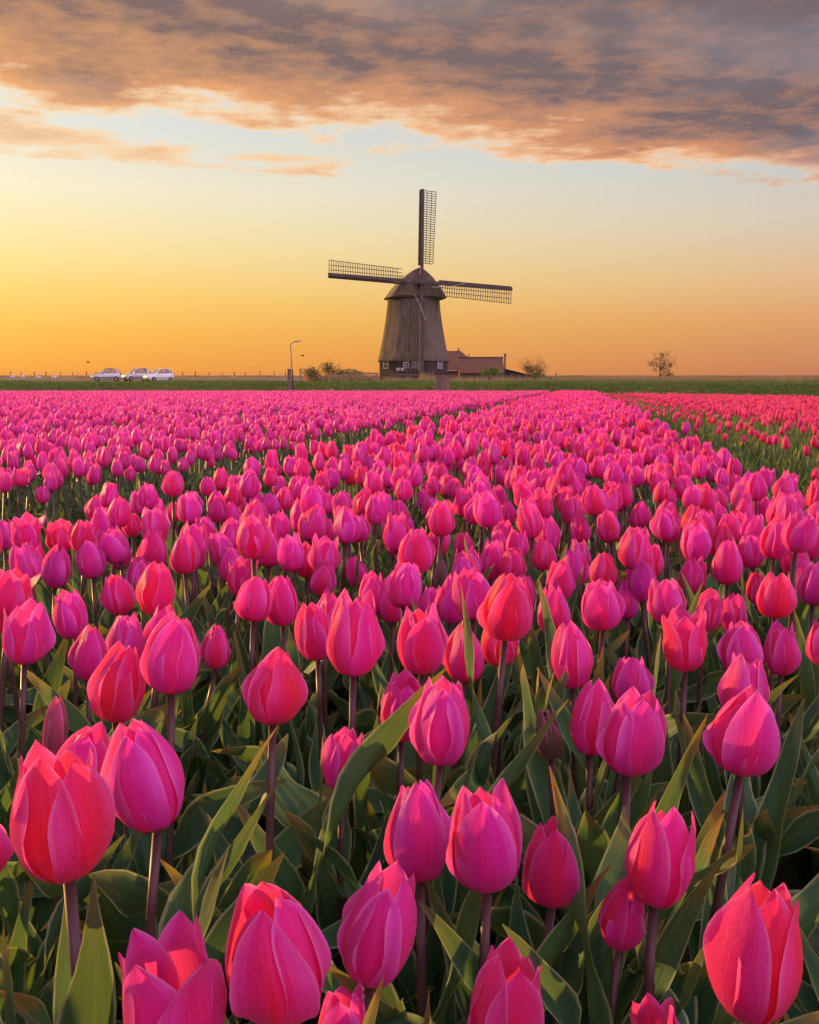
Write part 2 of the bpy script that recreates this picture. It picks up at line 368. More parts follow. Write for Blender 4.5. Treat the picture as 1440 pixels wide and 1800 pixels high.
# ------------------------------------------------------------------ tulip shapes
def cr(xs, ys, n):
    """smooth curve through control points"""
    t = np.linspace(xs[0], xs[-1], n); xs = np.array(xs); ys = np.array(ys)
    m = np.gradient(ys, xs); o = np.empty(n)
    for i, q in enumerate(t):
        k = min(max(int(np.searchsorted(xs, q) - 1), 0), len(xs)-2); h = xs[k+1]-xs[k]; s = (q-xs[k])/h
        o[i] = (2*s**3-3*s*s+1)*ys[k] + (s**3-2*s*s+s)*h*m[k] + (-2*s**3+3*s*s)*ys[k+1] + (s**3-s*s)*h*m[k+1]
    return o
VK = [0, .06, .16, .30, .46, .64, .80, .92, 1]
ZK = [0, .0020, .0075, .0190, .0330, .0490, .0625, .0705, .0750]
def petal_grid(form, inner, rg, nu, nv):
    top = {'e': .0080, 'c': .0145, 'o': .027, 'b': .003, 'n': .003}[form] * (1 + rg.uniform(-.45, .45))
    Rm = {'e': .0262, 'c': .0258, 'o': .0262, 'b': .0165, 'n': .0155}[form]
    if inner: top *= .72; Rm *= .90
    hgt = 1 + rg.uniform(-.10, .07) + (.02 if inner else 0)
    if form in 'bn': hgt *= .95
    r = cr(VK, [.004, .0115, .0205*Rm/.0285, .0262*Rm/.0285, Rm, Rm*.86+top*.10, Rm*.52+top*.46, Rm*.18+top*.80+.0006, top], nv)
    z = cr(VK, ZK, nv) * hgt
    hw = cr(VK, [.006, .0135, .0218, .0275, .0296, .0254, .0168, .0076, .0006], nv) * (Rm/.0285) * (1 + rg.uniform(-.05, .06))
    if inner: hw *= .96
    rolls = rg.uniform(-.2, 1.5, 2) * (0 if form in 'bn' else 1); tip = rg.uniform(-.3, 1.4)*.004*(1 if form != 'b' else 0)
    ph = rg.uniform(0, 6.28, 4); sp = rg.uniform(.0005, .0022); lift = rg.uniform(-.002, .002)
    V = np.zeros((nv, nu, 3)); UV = np.zeros((nv, nu, 2))
    for i in range(nv):
        v = i/(nv-1); rc = max(r[i]*1.08, .0165)
        for j in range(nu):
            u = -1 + 2*j/(nu-1); a = u*hw[i]/rc
            tx = rc*math.sin(a); rad = r[i] - rc*(1-math.cos(a))
            rad += u*sp*math.sin(math.pi*min(1, v*1.1))
            roll = max(0, rolls[0 if u < 0 else 1])
            rad += roll*.022*max(0, abs(u)-.5)**2*math.sin(math.pi*v)**1.5*(1 + .5*math.sin(v*9+ph[0]+u))
            rad += .0011*math.exp(-(u/.13)**2)*math.sin(math.pi*v)
            rad += .0018*math.sin(2.6*u+ph[1])*math.sin(math.pi*v)*math.sin(3*v+ph[2])
            rad += tip*max(0, v-.82)*6*(1-abs(u)*.4)
            zz = z[i] + .0016*math.sin(7*u+ph[3])*v*v*abs(u) - .0022*u*u*math.sin(math.pi*v)*(1 if v > .3 else .3) + lift*v
            V[i, j] = (tx, -rad, zz); UV[i, j] = ((u+1)/2, v)
    return V, UV
def grid_to(V, UV, rot=0.0):
    nv, nu = V.shape[:2]; c, s = math.cos(rot), math.sin(rot)
    W = V.reshape(-1, 3).copy(); x, y = W[:, 0].copy(), W[:, 1].copy(); W[:, 0] = c*x - s*y; W[:, 1] = s*x + c*y
    F = [(i*nu+j, i*nu+j+1, (i+1)*nu+j+1, (i+1)*nu+j) for i in range(nv-1) for j in range(nu-1)]
    return W, UV.reshape(-1, 2), F
def uvmesh(name, chunks, mats):
    Vs, Us, Fs, Mi, k = [], [], [], [], 0
    for W, U, F, mi in chunks:
        Vs.append(W); Us.append(U); Fs += [tuple(a+k for a in f) for f in F]; Mi += [mi]*len(F); k += len(W)
    V = np.concatenate(Vs); U = np.concatenate(Us)
    me = bpy.data.meshes.new(name); me.from_pydata(V.tolist(), [], Fs)
    uvl = me.uv_layers.new(name='UVMap'); idx = np.fromiter((i for f in Fs for i in f), dtype=np.int64)
    uvl.data.foreach_set('uv', U[idx].ravel())
    for mt in mats: me.materials.append(mt)
    me.polygons.foreach_set('material_index', Mi); me.polygons.foreach_set('use_smooth', [True]*len(Fs)); me.update()
    return me
def leaf_grid(kind, rg, nu=9, nv=19):
    L, a0, a1, hwm, tw, wav = kind
    L *= rg.uniform(.93, 1.07); hw = cr([0,.1,.25,.45,.65,.82,.93,1], [.011,.014,.020,.0245,.0215,.0135,.0065,.0006], nv) * hwm
    ph = rg.uniform(0, 6.28, 3); p = np.zeros((nv, 3)); ang = np.zeros(nv); az = 0; bendaz = rg.uniform(-1.1, 1.1)
    q = np.array((.0, -.005, 0.)); azs = np.zeros(nv)
    for i in range(nv):
        v = i/(nv-1); a = R(a0 + (a1-a0)*v**1.5); az = bendaz*v*v; p[i] = q; ang[i] = a; azs[i] = az
        d = np.array((math.sin(az)*math.cos(a), -math.cos(az)*math.cos(a), math.sin(a))); q = q + d*L/(nv-1)
    V = np.zeros((nv, nu, 3)); UV = np.zeros((nv, nu, 2))
    for i in range(nv):
        v = i/(nv-1); a, az = ang[i], azs[i]
        tz = Vector((math.sin(az)*math.cos(a), -math.cos(az)*math.cos(a), math.sin(a)))
        sx = Vector((math.cos(az), math.sin(az), 0)); nn = sx.cross(tz)          # nn: towards the stem side
        if nn.y < 0 and nn.z < 0: nn = -nn
        ro = Matrix.Rotation(tw*1.6*v*v, 3, tz); sx = ro @ sx; nn = ro @ nn
        fold = R(62*(1-v)**2 + 26*(1-.3*v))
        for j in range(nu):
            u = -1 + 2*j/(nu-1)
            au = abs(u)**1.25
            off = sx*(u*hw[i]*math.cos(fold*.8)) + nn*(au*hw[i]*math.sin(fold*.8))
            off += nn*(wav*.015*math.sin(v*13+ph[0]+(1.7 if u > 0 else 0))*au*math.sin(math.pi*v))
            V[i, j] = p[i] + np.array(off); UV[i, j] = ((u+1)/2, v)
    return V, UV
LEAFK = [(.37,80,72,.85,.5,.6), (.40,83,48,.8,-.9,.8), (.33,76,38,1.15,.3,1.0), (.35,78,12,1.05,.8,.8), (.30,70,50,1.25,-.5,1.2),
         (.27,66,8,1.2,.2,1.0), (.42,85,66,.66,1.2,.6), (.25,72,60,.8,-.3,.4), (.36,79,-25,.95,-.7,.9), (.31,68,30,1.3,1.0,1.3)]
rgs = np.random.RandomState(5)
LEAVES = [uvmesh('leaf', [(*grid_to(*leaf_grid(k, rgs)), 0)], [M_LEAF]) for k in LEAFK]
FORMS = {}; PINKS = (M_PET, M_VIO, M_WARM, M_VIO, M_PET)
for form, nvar, mt in (('e', 6, None), ('c', 9, None), ('o', 3, None), ('b', 1, M_BUD), ('n', 1, M_HALF)):
    FORMS[form] = []
    for k in range(nvar):
        pm = []
        for i in range(6):
            V, U = petal_grid(form, i >= 3, rgs, 9, 13)
            W, U, F = grid_to(V, U, R(120*(i % 3) + (60 if i >= 3 else 0) + rgs.uniform(-5, 5)))
            pm.append(uvmesh('petal', [(W, U, F, 0)], [mt or PINKS[k % 5]]))
        FORMS[form].append(pm)
def stem_chunk(n=6, seg=5, r=.0042, bend=.006):
    mb = MB(); mb.tube([(bend*math.sin(math.pi*t)*.6, bend*math.sin(math.pi*t), t) for t in np.linspace(0, 1, seg)], [r*(1.15-.25*t) for t in np.linspace(0, 1, seg)], n)
    return mb
STEMS = []
for bend in (.0, .008, -.008):
    STEMS.append(stem_chunk(7, 7, bend=bend).mesh('stem', M_STEM, True))

TULIP_N = [0]
def tulip(x, y, zc, s, sz, form, yaw, lean, label, group, nleaf=4, fwd=None, name='tulip'):
    """flower centre at (x, y, zc); the plant leans by `lean` degrees to the right"""
    hf = .037*s*sz; h = zc - hf
    fw = rnd.uniform(-5, 5) if fwd is None else fwd
    eul = Euler((R(fw), R(lean), 0)); top = eul.to_matrix() @ Vector((0, 0, zc))
    e = empty(name, (x - top.x, y - top.y, 0), eul); TULIP_N[0] += 1
    tag(e, label, 'tulip', group)
    st = link('stem', rnd.choice(STEMS), e); st.scale = (s**.5, s**.5, h+.002); st.rotation_euler = (0, 0, rnd.uniform(0, 6.28))
    pm = rnd.choice(FORMS[form]); yz = R(yaw + rnd.uniform(-9, 9) + rnd.choice((0, 120, 240)))
    tilt = (R(rnd.gauss(0, 7)), R(lean*.5 + rnd.gauss(0, 5)), yz)
    for me in pm:
        p = link('petal', me, e); p.location = (0, 0, h); p.rotation_euler = tilt; p.scale = (s, s, s*sz)
    a0 = rnd.uniform(0, 6.28)
    for i in range(nleaf):
        l = link('leaf', LEAVES[rnd.randrange(len(LEAVES))], e); k = rnd.uniform(.80, 1.08)*min(1.1, zc/.46)
        l.scale = (k*rnd.uniform(.75, 1.15), k, k); l.location = (0, 0, rnd.uniform(0, .03) + .015*i)
        l.rotation_euler = (rnd.uniform(-.06, .06), rnd.uniform(-.06, .06), a0 + i*2.4 + rnd.uniform(-.5, .5))
    return e

# ------------------------------------------------------------------ the tulips at the front, one by one
FRONT = [
(-0.127, 0.511, 0.447, 0.97, 1.09, 'o', 60, -1, 'wide open-topped tulip cut by the bottom edge, beside the huge egg-shaped tulip'),
(-0.071, 0.526, 0.47, 1.02, 1.08, 'e', 0, -2, 'huge closed egg-shaped tulip near the bottom edge, glowing orange along its shoulder'),
(0.201, 0.548, 0.455, 0.99, 1.12, 'c', 60, 3, 'large tulip in the bottom corner with a red petal tip rising behind'),
(0.058, 0.565, 0.407, 0.83, 1.12, 'c', 0, 2, 'lilac tulip cut by the bottom edge with one thin curled petal tip standing up'),
(-0.039, 0.581, 0.38, 0.62, 0.94, 'c', 0, 4, 'tulip tip barely showing at the bottom edge below the tall two-petalled tulip'),
(0.158, 0.581, 0.376, 0.55, 1.08, 'o', 0, 2, 'tulip top peeking over the bottom edge behind a pointed green leaf'),
(-0.212, 0.587, 0.519, 1.1, 1.0, 'c', 60, 1, 'biggest tulip by the left edge, one petal tip jutting out sideways, on bare thick stem'),
(-0.027, 0.615, 0.426, 0.9, 1.12, 'c', 60, 1, 'tall tulip with two pointed front petals touching the huge egg-shaped tulip'),
(0.181, 0.689, 0.44, 0.94, 1.02, 'c', 60, 3, 'tulip with two smooth front petals and small petals peeking between, above a leaf fork'),
(0.057, 0.697, 0.45, 0.97, 1.07, 'c', 0, -2, 'tall pink tulip with a lilac side petal, the fuller of a touching pair'),
(0.161, 0.715, 0.381, 0.63, 1.12, 'e', 0, 3, 'narrow half-hidden tulip low behind a wavy upright leaf'),
(0.114, 0.735, 0.411, 0.84, 1.07, 'c', 0, 4, 'tulip crossed in front by a long thin slanting leaf'),
(-0.196, 0.747, 0.478, 1.04, 1.11, 'e', 0, 3, 'plump closed tulip with one broad front petal, just behind the biggest left tulip'),
(0.009, 0.749, 0.43, 0.92, 1.12, 'e', 0, 1, 'slim upright tulip, the other of the touching pair, next to the fuller one'),
(-0.358, 0.802, 0.396, 0.76, 1.05, 'e', 60, 0, 'tulip sliced off by the left edge beside the biggest left tulip'),
(0.291, 0.827, 0.488, 1.06, 0.88, 'e', 0, 8, 'broad tulip leaning sideways with a wide violet-pink front petal'),
(0.199, 0.868, 0.468, 1.02, 0.97, 'c', 0, 0, 'tulip with a flame-red front petal and orange left edge, in front of its pale neighbour'),
(0.03, 0.891, 0.468, 1.02, 1.02, 'c', 60, 3, 'pointed tulip with a lilac front petal overlapping the orange-edged tulip'),
(-0.32, 0.931, 0.427, 0.91, 0.9, 'c', 0, 12, 'tulip tilting sideways, mostly hidden behind the biggest left tulip'),
(-0.133, 0.943, 0.486, 1.05, 0.88, 'e', 60, 2, 'flat-topped red tulip with a dark seam, alone on its stem left of centre'),
(-0.069, 0.98, 0.403, 0.8, 1.11, 'c', 60, 1, 'small low tulip on a thin dark stem with two pointed front petals'),
(-0.243, 0.993, 0.506, 1.08, 0.98, 'e', 0, 3, 'plump tall tulip with pale rolled side petals, crossed by a thin leaf tip'),
(0.19, 1.02, 0.429, 0.92, 1.12, 'e', 60, -2, 'pale pink tulip half hidden behind the flame-red tulip'),
(0.152, 1.04, 0.414, 0.86, 0.97, 'b', 0, -4, 'unopened greenish-mauve tulip bud among the pink flowers'),
(-0.318, 1.04, 0.461, 1.0, 1.08, 'e', 0, 2, 'closed egg-shaped tulip with golden left edge in front of a taller plump tulip'),
(-0.01, 1.044, 0.442, 0.96, 1.12, 'c', 0, -2, 'orange-edged tulip standing half behind the pointed lilac-fronted tulip'),
(-0.391, 1.061, 0.41, 0.84, 1.11, 'n', 0, 6, 'slender half-coloured bud rising behind the biggest left tulip'),
(-0.063, 1.075, 0.506, 1.08, 1.12, 'c', 60, 0, 'tall pointed tulip with a golden speckled left flank near the middle'),
(0.375, 1.085, 0.44, 0.95, 1.08, 'c', 60, 0, 'orange-lit tulip rising behind the broad leaning tulip'),
(0.015, 1.151, 0.482, 1.05, 1.03, 'c', 0, 1, 'pink tulip with a lilac right petal, right of the golden-flanked tulip'),
(0.115, 1.158, 0.521, 1.11, 0.95, 'c', 0, 2, 'bright tall tulip with gold left rim standing above its neighbours right of centre'),
(0.273, 1.173, 0.427, 0.9, 0.88, 'c', 0, 8, 'violet tulip tilted away just above the pale pink tulip'),
(0.201, 1.2, 0.448, 0.97, 1.11, 'e', 60, -3, 'smooth red egg-shaped tulip with orange left edge, right of centre'),
(0.418, 1.216, 0.453, 0.98, 0.91, 'e', 0, 3, 'tall pink tulip directly behind the orange-lit tulip'),
(0.349, 1.217, 0.464, 1.01, 1.03, 'o', 60, 3, 'loose lilac tulip with separated petals on a tall bare stem'),
(-0.486, 1.23, 0.469, 1.02, 1.0, 'o', 60, 4, 'open tulip by the left edge with petals spreading like a cup'),
(0.072, 1.234, 0.44, 0.95, 0.97, 'e', 0, 3, 'low rounded tulip behind a tall narrow leaf near the middle'),
(0.12, 1.284, 0.444, 0.96, 0.88, 'e', 60, 0, 'tulip hidden behind the bright gold-rimmed tulip, only its lower flanks showing'),
(-0.434, 1.316, 0.419, 0.88, 1.08, 'e', 0, 6, 'lilac-pink tulip leaning behind the golden-edged egg-shaped tulip'),
(0.265, 1.336, 0.483, 1.05, 0.88, 'c', 0, -1, 'broad tulip with one pointed kite-shaped front petal'),
(-0.395, 1.356, 0.427, 0.9, 1.06, 'c', 60, 0, 'orange-tipped tulip squeezed behind the plump tall tulip'),
(0.521, 1.356, 0.413, 0.85, 1.12, 'c', 0, 1, 'tulip with one rolled side petal near the right edge'),
(-0.13, 1.367, 0.437, 0.94, 1.12, 'c', 0, -1, 'upright narrow tulip with pale petal tips beside the golden-flanked tulip'),
(-0.565, 1.376, 0.49, 1.06, 0.88, 'o', 0, 2, 'orange-topped open tulip at the left edge above the cup-shaped one'),
(0.59, 1.382, 0.416, 0.87, 0.96, 'e', 0, 0, 'tulip cut in half by the right edge behind a leaf tip'),
(-0.356, 1.384, 0.431, 0.92, 1.05, 'c', 0, 4, 'tulip tips showing over the plump tall tulip'),
(-0.285, 1.45, 0.396, 0.76, 1.12, 'e', 0, 10, 'small closed tulip nodding away from the plump tall tulip'),
(0.546, 1.454, 0.47, 1.02, 0.88, 'c', 0, 4, 'wide tulip with crossing petals near the right edge'),
(0.39, 1.463, 0.46, 1.0, 0.93, 'c', 0, 2, 'tulip with a pale rolled right petal, above the loose lilac tulip'),
(-0.238, 1.496, 0.456, 0.99, 0.93, 'e', 0, 3, 'violet tulip with a leaf standing before it'),
(0.223, 1.497, 0.435, 0.93, 1.03, 'e', 0, -2, 'violet-pink tulip above the smooth red egg-shaped one'),
(-0.391, 1.501, 0.471, 1.02, 1.07, 'c', 60, 0, 'double-pointed tulip in front of a lilac one, left part of the bed'),
(-0.2, 1.539, 0.444, 0.96, 1.12, 'e', 0, 0, 'tall smooth red tulip standing clear of its neighbours'),
(-0.134, 1.552, 0.419, 0.87, 1.04, 'c', 60, 2, 'tulip peeking over the upright narrow tulip'),
(0.479, 1.579, 0.419, 0.87, 1.01, 'c', 60, 0, 'tulip with three pointed tips behind the loose lilac tulip'),
(0.531, 1.598, 0.41, 0.84, 1.02, 'c', 60, 1, 'lilac tulip with two tall tips right of the three-tipped one'),
(-0.487, 1.648, 0.433, 0.93, 0.97, 'e', 60, -3, 'lilac tulip touching the double-pointed tulip'),
(0.684, 1.657, 0.445, 0.96, 0.95, 'e', 0, 0, 'dark pink rounded tulip at the right edge on a long stem'),
(-0.029, 1.66, 0.417, 0.87, 1.12, 'e', 0, 0, 'slim closed tulip with gold left edge and one loose petal'),
(-0.066, 1.669, 0.426, 0.9, 1.07, 'c', 0, -2, 'tulip half behind the slim gold-edged tulip'),
(-0.267, 1.683, 0.523, 1.11, 0.88, 'c', 60, 0, 'wide red tulip in the second rank left of centre'),
(0.036, 1.688, 0.405, 0.81, 1.07, 'c', 60, 2, 'small tulip peeking behind the pink and lilac tulip'),
(0.396, 1.729, 0.495, 1.07, 0.88, 'c', 60, 2, 'broad lilac tulip with tips apart, right of centre'),
(0.388, 1.73, 0.402, 0.8, 1.12, 'e', 0, 2, 'upright tulip tucked behind the kite-petalled one'),
(0.408, 1.736, 0.443, 0.96, 1.12, 'c', 0, -8, 'orange-tipped tulip slanting back to the left'),
(0.267, 1.737, 0.438, 0.94, 0.94, 'c', 0, 2, 'pink tulip with bright rims behind the violet-pink one'),
(0.012, 1.74, 0.49, 1.06, 1.03, 'e', 0, 0, 'deep red egg-shaped tulip standing tall in the middle'),
(0.568, 1.751, 0.467, 1.01, 1.02, 'e', 0, 0, 'dark-stemmed red egg-shaped tulip in the right part of the bed'),
(-0.303, 1.769, 0.441, 0.95, 0.98, 'o', 60, 4, 'tulip with spread petals above the violet tulip'),
(0.349, 1.77, 0.449, 0.97, 0.88, 'e', 60, 3, 'lilac tulip behind the kite-petalled one'),
(0.208, 1.772, 0.406, 0.82, 1.12, 'e', 0, 0, 'tulip partly behind the gold-rimmed tulip'),
(0.103, 1.774, 0.438, 0.94, 1.03, 'e', 0, 3, 'egg-shaped pink tulip left of the bright gold-rimmed tulip'),
(0.699, 1.78, 0.517, 1.1, 0.88, 'c', 0, 0, 'largest tulip of the tight group of three at right'),
(0.516, 1.796, 0.436, 0.93, 0.88, 'c', 60, 1, 'lilac tulip left of the dark-stemmed red one'),
(-0.165, 1.841, 0.421, 0.89, 0.94, 'e', 0, 5, 'rounded pink tulip between two larger ones near the middle'),
(-0.665, 1.842, 0.443, 0.96, 1.05, 'e', 0, 6, 'tulip leaning beside the round closed tulip'),
(-0.426, 1.864, 0.462, 1.01, 0.94, 'e', 0, 0, 'smooth egg-shaped tulip alone on two thin stems, left part'),
(-0.607, 1.876, 0.45, 0.97, 1.0, 'e', 0, 0, 'round closed tulip on a straight stem, left part of the bed'),
(-0.224, 1.891, 0.461, 1.0, 0.96, 'c', 0, -2, 'orange-edged tulip left of an open jagged one'),
(0.195, 1.892, 0.439, 0.95, 0.9, 'c', 60, 3, 'lilac tulip in the cluster above the gold-rimmed tulip'),
(0.554, 1.896, 0.479, 1.04, 0.92, 'c', 0, 2, 'pale-rimmed tulip in the right part of the bed'),
(0.677, 1.9, 0.39, 0.72, 1.12, 'e', 0, 0, 'small tulip hugging the wide crossing-petalled one'),
(-0.164, 1.908, 0.454, 0.99, 1.05, 'o', 60, 6, 'jagged open tulip with petal tips pointing apart'),
(-0.569, 1.921, 0.476, 1.03, 0.91, 'c', 0, -6, 'tulip with a folded petal right behind the round closed tulip'),
(-0.421, 1.927, 0.478, 1.04, 0.9, 'c', 0, 3, 'tulip just behind the smooth egg-shaped one'),
(0.714, 1.931, 0.479, 1.04, 0.94, 'e', 0, -2, 'red tulip in a tight group of three at right'),
(0.161, 1.953, 0.436, 0.94, 1.09, 'c', 0, 0, 'pink tulip in the cluster above the gold-rimmed tulip'),
(-0.767, 1.977, 0.487, 1.05, 0.88, 'o', 0, 0, 'wide sunlit tulip close to the left edge of the bed'),
(-0.364, 1.994, 0.419, 0.88, 1.07, 'e', 0, 3, 'slim lilac tulip beside the spread-petalled one'),
(0.064, 2.005, 0.398, 0.78, 1.12, 'b', 0, 0, 'grey-green closed bud in the middle of the bed'),
(-0.106, 2.037, 0.398, 0.77, 1.12, 'e', 0, -2, 'little lilac tulip with two narrow tips'),
(0.714, 2.04, 0.437, 0.94, 0.98, 'c', 60, 0, 'lilac tulip behind the dark-stemmed red one'),
(-0.132, 2.046, 0.489, 1.06, 0.88, 'e', 60, 2, 'round-shouldered tulip beside a smaller twin'),
(-0.725, 2.046, 0.469, 1.02, 0.88, 'o', 60, 0, 'sunlit orange-pink open tulip near the left edge'),
(0.167, 2.066, 0.524, 1.11, 0.89, 'c', 0, -2, 'big rounded tulip catching light in the middle of the bed'),
(-0.545, 2.123, 0.487, 1.06, 0.88, 'c', 60, 2, 'red tulip with golden rim on the left side of the bed'),
(0.37, 2.127, 0.413, 0.85, 1.12, 'c', 60, 0, 'narrow lilac tulip with forked tip right of centre'),
(-0.824, 2.156, 0.406, 0.82, 1.12, 'e', 60, 0, 'small tulip left of the leaning one'),
(0.073, 2.172, 0.489, 1.06, 0.96, 'c', 0, 3, 'slanting tulip with bright rim left of the big rounded one'),
(-0.036, 2.194, 0.431, 0.92, 0.88, 'n', 0, 0, 'dark purple bud low between leaves'),
(-0.908, 2.208, 0.447, 0.97, 0.88, 'e', 0, 0, 'tulip cut by the left edge in the sunlit cluster'),
(-0.691, 2.224, 0.468, 1.02, 1.1, 'c', 0, 4, 'tall sunlit tulip with bright left petal near the furrow'),
(-0.216, 2.231, 0.523, 1.11, 0.88, 'c', 0, 2, 'reddish pair-tipped tulip in the middle of the bed, left of centre'),
(0.914, 2.242, 0.424, 0.89, 1.09, 'e', 0, 4, 'violet tulip at the edge of the tight group of three'),
(0.283, 2.259, 0.475, 1.03, 1.07, 'c', 60, 0, 'orange-edged tulip right of the big rounded one'),
(0.063, 2.286, 0.429, 0.91, 1.12, 'e', 0, 5, 'leaning tulip touching the slanting bright-rimmed one'),
(-0.231, 2.286, 0.46, 1.0, 0.88, 'c', 60, 0, 'red tulip with two tips left of the round-shouldered one'),
(0.127, 2.315, 0.409, 0.83, 0.91, 'e', 0, 0, 'small pink tulip behind a leaf blade in the middle'),
(0.759, 2.326, 0.449, 0.97, 0.98, 'e', 0, 2, 'lit pink tulip in the crowd at right'),
(0.613, 2.334, 0.45, 0.98, 1.04, 'e', 0, 2, 'pink egg-shaped tulip in the crowd right of centre'),
(-0.78, 2.37, 0.425, 0.9, 0.88, 'c', 60, 0, 'pink tulip tucked before the tall sunlit one'),
(0.448, 2.381, 0.507, 1.09, 0.91, 'e', 0, 0, 'rounded pink tulip in the dense middle, right of centre'),
(0.426, 2.42, 0.43, 0.92, 1.05, 'e', 0, 2, 'slim pink tulip above the forked narrow one'),
(-0.085, 2.465, 0.473, 1.03, 0.97, 'c', 60, 0, 'small upright tulip on a thin stem with open pointed tips'),
(-0.394, 2.58, 0.45, 0.97, 0.92, 'e', 0, 3, 'tilted pink tulip behind the wide red one'),
(-0.22, 2.623, 0.399, 0.78, 1.12, 'e', 0, 0, 'small twin of the round-shouldered tulip'),
(-0.739, 2.63, 0.41, 0.84, 1.0, 'e', 0, 0, 'small pink tulip left of the golden-rimmed red one'),
(-0.185, 2.686, 0.466, 1.01, 0.88, 'e', 0, 0, 'gold-edged tulip in the middle of the bed, left of centre'),
(-0.48, 2.703, 0.429, 0.91, 0.98, 'e', 0, 0, 'narrow red tulip left of the wide red one'),
(-0.526, 2.703, 0.446, 0.97, 1.05, 'e', 0, 0, 'rounded red tulip above the smooth egg-shaped pair'),
(-0.382, 2.739, 0.452, 0.98, 0.88, 'c', 0, 0, 'pink tulip right of the drooping sunlit one'),
(-0.657, 2.757, 0.51, 1.09, 0.88, 'e', 0, 2, 'tulip at the top of the sunlit cluster by the furrow'),
(-0.609, 2.769, 0.455, 0.99, 0.88, 'c', 0, 0, 'orange-rimmed tulip beside the rounded red one'),
(-0.753, 2.771, 0.456, 0.99, 0.93, 'c', 60, 0, 'sunlit tulip in the cluster near the furrow'),
(-0.89, 2.791, 0.438, 0.94, 0.96, 'e', 0, 4, 'tulip leaning over the weedy furrow'),
(-0.505, 2.852, 0.468, 1.02, 0.88, 'e', 0, 8, 'sunlit tulip drooping sideways left of centre'),
(-0.854, 2.855, 0.445, 0.96, 0.92, 'e', 0, 2, 'tall tulip at the edge of the weedy furrow'),
(-0.684, 2.88, 0.415, 0.86, 0.88, 'e', 0, 0, 'small dark pink tulip right of the golden-rimmed red one'),
(-0.366, 2.893, 0.45, 0.98, 0.88, 'e', 60, 0, 'round violet tulip left of the pair-tipped reddish one'),
]
placed = []
for (x, y, z, s, szz, form, yaw, lean, label) in FRONT:
    tulip(x, y, z, s, szz, form, yaw, lean, label, 'tulips of the centre bed', 9 if y < 1.3 else 6)
    placed.append((x, y))

BT = .1725                                  # beds run away slightly to the right
def bed_of(x, y):
    X = x - BT*y
    if -1.22 <= X <= .66: return 'centre'
    if X < -1.85:
        q = (-1.85 - X) % 2.4
        return 'left' if q < 2.0 else None
    if X > 1.04:
        q = (X - 1.04) % 2.4
        return 'right' if q < 2.15 else None
    return None
def in_frame(x, y, z, mg=0.0):
    yc = y*math.cos(PITCH) - (z-CAMZ)*math.sin(PITCH); zc_ = (z-CAMZ)*math.cos(PITCH) + y*math.sin(PITCH)
    if yc < .05: return False
    u = 720 + 1750*x/yc; v = 900 - 1750*zc_/yc
    return -mg < u < 1440+mg and v < 1800+mg
def field_end(x, y):
    return y < 58.6 + .25*math.sin(x*.7) and not (x > 10.2 + (49-y)*.19)
def scatter(y0, y1, dens, mind, rg, keep):
    """jittered points, hashed against neighbours"""
    cell = mind; H = {}
    for (x, y) in keep: H.setdefault((int(x//cell), int(y//cell)), []).append((x, y))
    res = []
    half = lambda y: .46*max(y, 0)+.75
    area = sum((half(y)*2)*.1 for y in np.arange(y0, y1, .1)); n = int(area*dens*1.7)
    ys = rg.uniform(0, 1, n)
    # density uniform over area: sample y with weight ~ half(y)
    yy = np.arange(y0, y1+.01, .02); cw = np.cumsum([half(q) for q in yy]); cw = cw/cw[-1]; ysamp = np.interp(ys, cw, yy)
    xs = rg.uniform(-1, 1, n)
    want = area*dens
    for q, yv in zip(xs, ysamp):
        x = q*half(yv); kx, ky = int(x//cell), int(yv//cell); ok = True
        for i in (-1, 0, 1):
            for j in (-1, 0, 1):
                for (a, c) in H.get((kx+i, ky+j), ()):
                    if (a-x)**2 + (c-yv)**2 < mind*mind: ok = False; break
                if not ok: break
            if not ok: break
        if ok:
            H.setdefault((kx, ky), []).append((x, yv)); res.append((x, yv))
            if len(res) > want: break
    return res
rgf = np.random.RandomState(21)
BUDGET = 300 - len(FRONT)
def zc_of(bed, rg):
    if bed == 'centre': return rg.normal(.46, .027), rg.uniform(.86, 1.08)
    if bed == 'left': return rg.normal(.44, .026), rg.uniform(.84, 1.02)
    return rg.normal(.39, .03), rg.uniform(.76, .94)
early = scatter(1.35, 1.78, 46, .105, rgf, placed)
cand = [(x, y) for (x, y) in early + scatter(1.78, 4.6, 88, .077, rgf, placed + early) if bed_of(x, y)]
cand = [(x, y, bed_of(x, y)) for x, y in cand]
leafonly = [c for c in cand if c[2] == 'right' and rgf.uniform() < .80]
for c in leafonly: cand.remove(c)
cand.sort(key=lambda c: c[1] + (0 if in_frame(c[0], c[1], .45, 10) else 50))
FILL_LABEL = {
 ('left', 0): ('small lilac-pink tulip at the near edge of the bed beyond the weedy furrow', 'tulips along the furrow edge of the left bed'),
 ('left', 1): ('small lilac-pink tulip in the bed beyond the weedy furrow, behind its first rank', 'tulips behind the first rank of the left bed'),
 ('right', 0): ('short red tulip rising from bare leaves across the right-hand furrow', 'short red tulips of the right bed'),
 ('right', 1): ('short red tulip rising from bare leaves across the right-hand furrow', 'short red tulips of the right bed'),
 ('centre', 0): ('mid-sized pink tulip of the centre bed, near the weedy furrow on its sunny side', 'mid-sized tulips on the furrow side of the centre bed'),
 ('centre', 1): ('mid-sized pink tulip in the middle of the centre bed, behind the large front flowers', 'mid-sized tulips in the middle of the centre bed'),
 ('centre', 2): ('mid-sized pink tulip on the right side of the centre bed, behind the large front flowers', 'mid-sized tulips on the right of the centre bed'),
 ('centre', 3): ('small pink tulip in the dense crowd where the centre bed begins to close up', 'small tulips of the crowd in the centre bed'),
}

